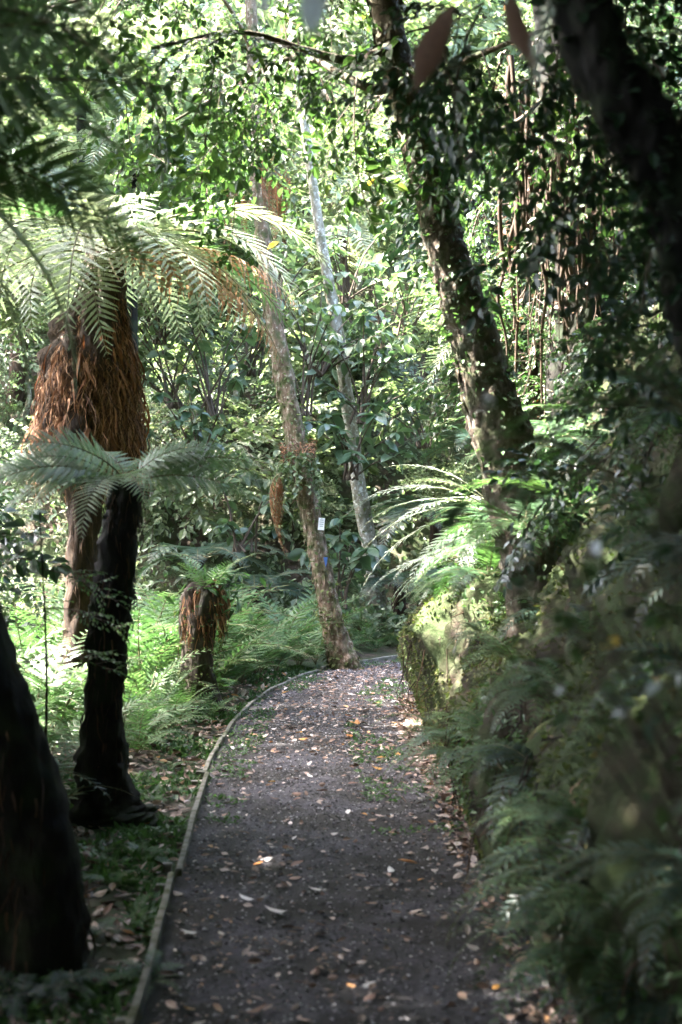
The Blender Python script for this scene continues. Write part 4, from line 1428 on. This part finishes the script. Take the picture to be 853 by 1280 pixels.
t = thing('hanging_dead_frond', 'rust coloured dead frond hanging down beside the curving trunk', 'dead frond', P(350, 592, 13.7))
for k, (dx, sz) in enumerate(((0, 1.5), (.02, 1.25), (-.03, 1.0))):
    o = add_frond(t, 'dead', 0, 100 + 60 * k, -30, sz, at=(dx, 0, 0))
    o.scale = (sz * .34, sz * .34, sz)

# dead fronds caught high on the curving trunk
for px, py, sz, lab in ((284, 228, .62, 'short rust brown frond hanging high beside the curving trunk'), (302, 232, .55, 'narrow rust brown frond hanging between two others'), (345, 205, .85, 'long rust brown frond hanging against the curving trunk'), (332, 180, .7, 'tangled brown frond around the upper curving trunk')):
    t = thing('hanging_dead_frond', lab, 'dead frond', P(px, py, 12.4))
    for k in range(3):
        o = add_frond(t, 'dead', 0, 120 * k + random.uniform(0, 60), -35, sz * 1.7 * random.uniform(.8, 1.0), at=(.02 * k, 0, 0))
        o.scale = (o.scale[0] * .38, o.scale[0] * .38, o.scale[0])

tp = P(402, 655, 13.80)
t = thing('tree_tag', 'small white printed tag nailed to the curving trunk', 'tag', tp)


def plate_mb(w_, h_, d_, c=(0, 0, 0)):
    mb = MB()
    x, y, z = w_ / 2, d_ / 2, h_ / 2
    V = np.array([[-x, -y, -z], [x, -y, -z], [x, -y, z], [-x, -y, z], [-x, y, -z], [x, y, -z], [x, y, z], [-x, y, z]]) + np.array(c)
    mb.add(V, [[0, 1, 2, 3], [5, 4, 7, 6], [1, 5, 6, 2], [4, 0, 3, 7], [3, 2, 6, 7], [4, 5, 1, 0]])
    return mb


M['tag_white'] = plain_mat('tag_white', (.80, .80, .82), .4)
M['tag_ink'] = plain_mat('tag_ink', (.32, .33, .36), .5)
M['tag_blue'] = plain_mat('tag_blue', (.04, .09, .24), .4)
M['steel'] = plain_mat('steel', (.3, .3, .3), .4)
o = plate_mb(.060, .118, .004).build('plate', M['tag_white'], t, origin=(0, 0, 0), smooth=False)
for z_, w_ in ((.038, .034), (.018, .040), (-.002, .038), (-.022, .030)):
    plate_mb(w_, .007, .002, (0, -.0035, z_)).build('printed_line', M['tag_ink'], t, origin=(0, 0, 0), smooth=False)
plate_mb(.008, .008, .006, (0, -.003, .051)).build('nail', M['steel'], t, origin=(0, 0, 0), smooth=False)
t.rotation_euler = (0, math.radians(5), math.radians(6))
tb = P(407, 703, 13.83)
t = thing('blue_marker', 'small blue triangular marker on the curving trunk below the white tag', 'marker', tb)
mb = MB()
V = np.array([[-.020, -.003, .05], [.022, -.003, .05], [.006, -.003, -.055], [-.020, .003, .05], [.022, .003, .05], [.006, .003, -.055]])
mb.add(V, [[0, 2, 1], [3, 4, 5]])
mb.add(V, [[0, 1, 4, 3], [1, 2, 5, 4], [2, 0, 3, 5]])
mb.build('plate', M['tag_blue'], t, origin=(0, 0, 0), smooth=False)

# ------------------------------------------------------------------ hillside woods behind
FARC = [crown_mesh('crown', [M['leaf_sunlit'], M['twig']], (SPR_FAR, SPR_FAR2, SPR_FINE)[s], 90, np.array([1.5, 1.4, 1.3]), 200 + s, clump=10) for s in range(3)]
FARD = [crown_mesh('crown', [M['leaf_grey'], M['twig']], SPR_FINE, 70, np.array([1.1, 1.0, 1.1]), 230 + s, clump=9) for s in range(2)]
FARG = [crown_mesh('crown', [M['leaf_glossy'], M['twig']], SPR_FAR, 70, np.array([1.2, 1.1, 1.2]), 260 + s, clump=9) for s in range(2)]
rg = np.random.default_rng(303)


def bush(x, y, crown, sc, label, group, zoff=.9, name='bush', cat='bush'):
    z = gz(x, y)
    t = thing(name, label, cat, (x, y, z), group)
    o = link('crown', crown, t)
    o.location = (0, 0, zoff * sc)
    o.rotation_euler = (rg.normal(0, .15), rg.normal(0, .15), rg.uniform(0, 6.28))
    o.scale = (sc, sc, sc * rg.uniform(.85, 1.2))
    mb = MB()
    pts = np.array([[0, 0, -.1], [rg.normal(0, .1), rg.normal(0, .1), zoff * sc * .6], [rg.normal(0, .2), rg.normal(0, .2), zoff * sc * 1.2]])
    add_tube(mb, pts, np.array([.07, .05, .015]) * sc, seg=8, n=12, rough=.15, freq=8)
    mb.build('trunk', M['bark_pale'], t, origin=(0, 0, 0))
    return t


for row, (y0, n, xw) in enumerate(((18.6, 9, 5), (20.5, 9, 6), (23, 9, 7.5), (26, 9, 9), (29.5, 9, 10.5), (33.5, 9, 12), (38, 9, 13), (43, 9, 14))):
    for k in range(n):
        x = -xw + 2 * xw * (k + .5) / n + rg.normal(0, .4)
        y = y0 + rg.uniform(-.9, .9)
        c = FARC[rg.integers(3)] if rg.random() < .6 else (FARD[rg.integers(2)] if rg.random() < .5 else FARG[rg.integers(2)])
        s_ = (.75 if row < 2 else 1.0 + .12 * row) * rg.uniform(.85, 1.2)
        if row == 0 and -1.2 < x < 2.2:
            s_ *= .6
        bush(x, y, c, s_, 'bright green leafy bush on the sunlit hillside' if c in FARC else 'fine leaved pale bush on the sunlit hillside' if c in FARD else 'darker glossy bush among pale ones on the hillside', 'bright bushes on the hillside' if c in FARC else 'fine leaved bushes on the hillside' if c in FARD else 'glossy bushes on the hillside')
for k in range(9):
    x, y = rg.uniform(-9, -4.4), rg.uniform(12.5, 17)
    bush(x, y, FARC[rg.integers(3)] if k % 2 else FARG[rg.integers(2)], rg.uniform(.8, 1.1), 'green bush crowding behind the shaggy tree fern', 'bushes behind the tree ferns')
for k in range(10):
    y = rg.uniform(9.5, 15)
    x = np.interp(y, RIGHT[:300, 1], RIGHT[:300, 0]) + rg.uniform(2.6, 5)
    bush(x, min(y, 13.8), FARG[rg.integers(2)], rg.uniform(.7, 1.1), 'shaded bush on the slope above the bank', 'bushes above the bank')
for k in range(9):  # bushes added to block light that would reach the dark trunks
    x, y = rg.uniform(-6, -3.2), rg.uniform(2, 8)
    bush(x, y, FARG[rg.integers(2)], rg.uniform(.6, .95), 'dark bush added beside the tree ferns to darken their trunks', 'bushes added to darken the trunks')
for x, y, zc, sc, lab in ((-2.5, 15.8, 4.6, .95, 'sunlit leafy tree between the shaggy tree fern and the curving tree'), (2.4, 16.9, 4.2, .8, 'leafy tree behind the leaning trunk over the path bend')):
    g = gz(x, y)
    t = thing('leafy_tree', lab, 'tree', (x, y, g))
    mb = MB()
    add_tube(mb, [[x, y, g - .1], [x + .12, y + .1, (g + zc) / 2], [x - .05, y, zc + .4]], [.032, .025, .012], seg=8, n=30, rough=.12, freq=8)
    mb.build('trunk', M['bark_pale'], t)
    for q in range(2):
        o = link('crown', FARC[q], t)
        o.location = (rg.normal(0, .3), rg.normal(0, .2), zc - g + .5 * q - .3)
        o.rotation_euler = (0, 0, rg.uniform(0, 6))
        o.scale = (sc, sc, sc * .8)
for k, (x, y, sc, lab) in enumerate(((-3.8, .0, 1.25, 'dark thicket added to cut light beside the camera on the verge side'), (-4.4, 2.2, 1.3, 'dark thicket added to cut light outside the dark leaning tree fern'), (-5.0, 4.8, 1.3, 'dark thicket added to cut light outside the young tree fern'), (-5.6, 7.4, 1.3, 'dark thicket added to cut light outside the shaggy tree fern'), (3.4, 1.0, 1.7, 'dark thicket added to cut light above the bank beside the camera'), (3.9, 3.2, 1.7, 'dark thicket added to cut light above the bank under the dark limb'), (4.6, 5.6, 1.6, 'dark thicket added to cut light high on the slope above the bank'))):
    bush(x, y, FARG[k % 2], sc, lab, None, zoff=1.0, name='thicket')  # thickets added at the sides to dim the light on the path
for k in range(14):  # ring of thickets added to close off light from behind the camera
    a = math.pi * (.95 + 1.10 * k / 13)
    x, y = 8.5 * math.cos(a), -1 + 7.5 * math.sin(a)
    t = bush(x, y, FARG[k % 2], 2.3, 'tall dark thicket added behind the camera to keep out low light', 'thickets added behind the camera', zoff=1.0)
FARK = [crown_mesh('crown', [M['leaf_dark'], M['twig']], SPR_FAR, 110, np.array([1.4, 1.2, 1.2]), 290 + s, clump=11, hollow=.2) for s in range(2)]  # crowns for dark leaved trees added to dim a bright background gap
for x, y, zc, sc, lab in ((1.75, 12.4, 4.3, .8, 'dark leaved tree added to dim the gap behind the hanging roots'), (3.0, 12.0, 3.4, .9, 'dark leaved tree added to dim the low slope behind the hanging roots'), (2.3, 11.6, 3.0, .7, 'dark leaved tree added to dim the gap right behind the leaning trunk'), (3.3, 11.2, 4.8, .9, 'dark leaved tree added to dim the high slope under the dark limb')):
    g = gz(x, y)
    t = thing('leafy_tree', lab, 'tree', (x, y, g))
    mb = MB()
    add_tube(mb, [[x, y, g - .1], [x + .12, y + .1, (g + zc) / 2], [x - .05, y, zc + .4]], [.05, .035, .015], seg=8, n=30, rough=.12, freq=8)
    mb.build('trunk', M['bark_dark'], t)
    o = link('crown', FARK[0 if sc > .8 else 1], t)
    o.location = (0, 0, zc - g)
    o.rotation_euler = (0, 0, rg.uniform(0, 6))
    o.scale = (sc, sc, sc)
# tree ferns on the hillside catching the sun
for px, py, sz, lab in ((70, 190, 1.9, 'sunlit tree fern with pale fronds behind the shaggy tree fern crown'), (225, 270, 1.6, 'sunlit tree fern with pale fronds between the shaggy tree fern and the curving tree'), (30, 60, 2.2, 'sunlit tree fern high on the hillside at the picture corner'),
                        (170, 70, 2.2, 'sunlit tree fern high on the hillside above the shaggy tree fern'), (262, 150, 1.9, 'sunlit tree fern on the hillside beside the curving trunk'), (425, 300, 1.7, 'sunlit tree fern on the hillside between curving tree and leaning tree'), (20, 330, 1.5, 'sunlit tree fern low on the hillside at the picture edge')):
    Yd = 17.5
    while P(px, py, Yd)[2] - gz(P(px, py, Yd)[0], Yd) > 2.0:
        Yd += .25
    c = P(px, py, Yd)
    g = gz(c[0], Yd)
    t = thing('hillside_tree_fern', lab, 'tree fern', c, 'tree ferns on the hillside')
    mb = MB()
    add_tube(mb, [[c[0], Yd, g - .2], [c[0] + .05, Yd, (g + c[2]) / 2], c], [.14, .11, .09], seg=12, n=24, rough=.2, freq=10)
    mb.build('trunk', M['bark_fern'], t)
    for q in range(14):
        add_frond(t, 'tree_pale', 0, 360 / 14 * q + random.uniform(-9, 9), random.uniform(-24, 6), sz * random.uniform(.75, 1.1), random.uniform(-12, 12))
for px, py, Yd, sz, lab in ((102, 130, 15.5, 2.1, 'tall pale tree fern standing behind the shaggy tree fern crown'), (168, 205, 14.6, 1.6, 'pale tree fern behind the fronds of the shaggy tree fern'), (-25, 240, 13.6, 1.9, 'tall pale tree fern at the picture edge above the shaggy tree fern')):
    c = P(px, py, Yd)
    g = gz(c[0], Yd)
    t = thing('tall_tree_fern', lab, 'tree fern', c)
    mb = MB()
    add_tube(mb, [[c[0] - .1, Yd + .2, g - .1], [c[0] - .05, Yd + .1, (g + c[2]) / 2], c], [.09, .06, .055], seg=14, n=50, rough=.25, freq=10)
    mb.build('trunk', M['bark_dark'], t)
    for q in range(16):
        add_frond(t, 'tree_pale', 0, 22.5 * q + random.uniform(-9, 9), random.uniform(-24, 6), sz * random.uniform(.75, 1.1), random.uniform(-12, 12))
# leaves covering the slope between the bushes
rg = np.random.default_rng(515)
n = 60000
yv = 15.6 + 18 * rg.random(n) ** 1.3
xv = rg.uniform(-1, 1, n) * (3.5 + .33 * yv) - .5
keep = side_dist(LEFT, xv, yv) < -.25
xv, yv = xv[keep], yv[keep]
zv = ground(xv, yv) + np.abs(rg.normal(0, .28, len(xv)))
n = len(xv)
mb = MB()
mb.add(*bake(leaf_small(.32), np.column_stack([xv, yv, zv]), rg.normal(0, .8, (n, 3)) + [0, -.5, -.4], rg.normal(0, .4, (n, 3)) + [0, -.5, .8], rg.uniform(.05, .12, n)))
tag(mb.build('undergrowth', M['leaf_grey'], smooth=False), 'low leafy undergrowth covering the hillside', 'undergrowth', kind='stuff')
# red brown dead branch high on the hillside
# ------------------------------------------------------------------ unseen canopy trees added around the camera to shade the path
for x, y, zt, rot, lab in ((-4.0, -.3, 5.6, .3, 'unseen tall tree added beside the camera to shade the path'), (3.6, -2.0, 5.6, 1.4, 'unseen tall tree added for shade behind the camera above the bank'), (-5.4, -1.2, 6.0, 2.2, 'unseen tall tree added for shade behind the camera on the verge side'),
                           (-1.4, -4.5, 5.5, 4.0, 'unseen tall tree added for shade behind the camera beside the path'), (5.2, 6.0, 7.0, 3.0, 'unseen tall tree added for shade on the slope above the bank'), (-5.6, 13.4, 8.2, 1.0, 'unseen tall tree added left of the bright ferns to block sun'), (-7.0, 5.5, 5.5, 3.0, 'unseen tall tree added for shade far left of the dark tree ferns')):
    g = gz(x, y)
    t = thing('added_shade_tree', lab, 'tree', (x, y, g))
    mb = MB()
    add_tube(mb, [[x, y, g - .1], [x + .1, y + .1, (g + zt) / 2], [x + .3, y, zt + 1]], [.2, .16, .07], seg=16, n=40, rough=.15, freq=6)
    mb.build('trunk', M['bark_dark'], t)
    for q in range(3):
        put_crown(t, (x + rg.normal(.3, 1.0), y + rg.normal(0, 1.2), zt + .8 * q + .3), rot + q * 2, v=q % 2)

g = gz(-3.4, 5.6)  # unseen tree added, its crowns placed to keep sun patches off the path
t = thing('added_shade_tree', 'low unseen tree added outside the dark tree ferns to block sun', 'tree', (-3.4, 5.6, g))
mb = MB()
add_tube(mb, [[-3.4, 5.6, g - .1], [-3.35, 5.7, 2.4], [-3.3, 5.7, 4.6]], [.09, .07, .03], seg=12, n=30, rough=.15, freq=6)
mb.build('trunk', M['bark_dark'], t)
put_crown(t, (-2.95, 8.3, 4.95), 1.0, (.42, .5, .45), 1)
put_crown(t, (-3.2, 8.0, 5.6), 4.0, (.42, .5, .45), 0)
put_crown(t, (-3.2, 6.6, 4.7), 2.0, (.42, .45, .45), 1)
put_crown(t, (-4.5, 8.3, 7.1), 3.0, (.62, .75, .6), 0)
# ------------------------------------------------------------------ leaves and stems close to the camera
def near_leaf(px, py, Yd, ln, mat, label, rot, name='hanging_leaf', wd=.2, cat='leaf'):
    mb = MB()
    mb.add(*leaf_large(wd, .25, .06, 7))
    o = link(name, mb.mesh(name, M[mat]))
    o.location = P(px, py, Yd)
    o.rotation_euler = rot
    o.scale = (ln,) * 3
    return tag(o, label, cat)


near_leaf(568, 5, 2.6, .22, 'litter_brown', 'dead brown leaf dangling above the path between two trunks', (math.radians(-95), .5, .3), wd=.12)
near_leaf(640, -10, 2.4, .14, 'litter_brown', 'dull brown leaf dangling beside the shaded trunk', (math.radians(-90), -.2, .5), wd=.18)
near_leaf(395, -30, 1.5, .065, 'leaf_white', 'whitish leaf hanging into the top of the view', (math.radians(-80), .1, .2), wd=.24)
near_leaf(338, -18, 1.5, .03, 'leaf_white', 'tiny whitish leaf at the top edge beside a larger one', (math.radians(-80), .4, -.3), wd=.3)
for px, py, lab in ((470, 225, 'yellow leaf caught in the foliage near the leaning trunk'), (347, 303, 'yellow leaf hanging near the curving trunk')):
    near_leaf(px, py, 8.6, .07, 'leaf_yellow', lab, (math.radians(-20), .3, 1.2), wd=.3)

# blurred plant with white and yellow leaves in front of the bank
rg = np.random.default_rng(404)
base = P(1010, 1500, 2.3)
t = thing('pale_leaved_shrub', 'out of focus shrub with scattered white and yellow leaves before the leaning trunk', 'shrub', base)
mb = MB()
ends = []
for k in range(26):
    e = P(rg.uniform(560, 845), rg.uniform(480, 800), rg.uniform(1.9, 2.6))
    pts = spline([base + rg.normal(0, .03, 3), (base + e) / 2 + [.06, 0, .05], e], 10)
    add_tube(mb, pts, np.linspace(.004, .0012, 10), seg=4, cap=False)
    ends += [(pts[i], pts[i] - pts[i - 1]) for i in (4, 5, 6, 7, 8, 9, 9)]
mb.build('stems', M['twig'], t)
lm = {}
for c in ('leaf_white', 'leaf_canopy', 'leaf_yellow', 'litter_pale', 'leaf_dark'):
    mb = MB()
    mb.add(*leaf_large(.30, .2, .05, 4))
    lm[c] = mb.mesh('leaf', M[c])
for k, (p, d) in enumerate(ends):
    c = rg.choice(['leaf_white', 'leaf_canopy', 'leaf_yellow', 'litter_pale', 'leaf_dark'], p=[.09, .42, .02, .07, .40])
    o = link('leaf', lm[c], t)
    o.location = tuple(p - base)
    o.rotation_euler = (rg.normal(-.3, .5), rg.normal(0, .5), rg.uniform(0, 6.28))
    o.scale = (rg.uniform(.02, .04),) * 3
# blurred fronds reaching in from the bank side
t = thing('arching_fern', 'out of focus fern arching in front of the leaning trunk', 'fern', P(860, 520, 3.0))
for px, py, az, ti, sz in ((860, 520, 84, 0, .62), (860, 520, 95, 8, .55), (860, 520, 75, -20, .6), (860, 520, 100, -25, .5), (860, 520, 110, 18, .5)):
    add_frond(t, 'bank', 0, az, ti, sz, random.uniform(-10, 10))
t = thing('drooping_fern', 'single blurred frond drooping across the silver fern', 'fern', P(770, 600, 3.4))
add_frond(t, 'bank', 0, 88, -2, .58, 5)
add_frond(t, 'bank', 0, 70, -25, .45, 5)
t = thing('whitish_fern', 'small whitish fern hanging in front of the shaded trunk', 'fern', P(700, -20, 2.4))
add_frond(t, 'silver', 0, 120, -70, .22, 5)
add_frond(t, 'silver', 0, 60, -60, .2, 160)

# saplings at the dark side of the path
rg = np.random.default_rng(55)
for px, py0, py1, Yd, lab in ((50, 640, 1000, 6.3, 'thin sapling with yellow green leaves between the dark trunks'),):
    b = P(px, py1, Yd)
    b[2] = gz(b[0], Yd)
    tp_ = P(px, py0, Yd)
    t = thing('sapling', lab, 'sapling', b)
    mb = MB()
    add_tube(mb, [b, (b + tp_) / 2 + [.03, 0, 0], tp_], [.007, .006, .003], seg=7, n=20)
    mb.build('stem', M['bark_dark'], t)
    hang_sprays(t, SPR_ME['cover'], [b + (tp_ - b) * rg.uniform(.45, 1) for _ in range(7)], (.35, .6), tilt=(-30, 15))


# what clings to a trunk belongs to that trunk
for o in list(S.objects):
    if o.parent is not None and o.name.split('.')[0] in ('bark_flakes', 'moss_tufts', 'root_fibres', 'ragged_skirt', 'dead_matter', 'neck_fibres', 'climbing_leaves', 'dry_leaves'):
        for c in o.parent.children:
            if c.name.split('.')[0] == 'trunk':
                o.parent = c
                break
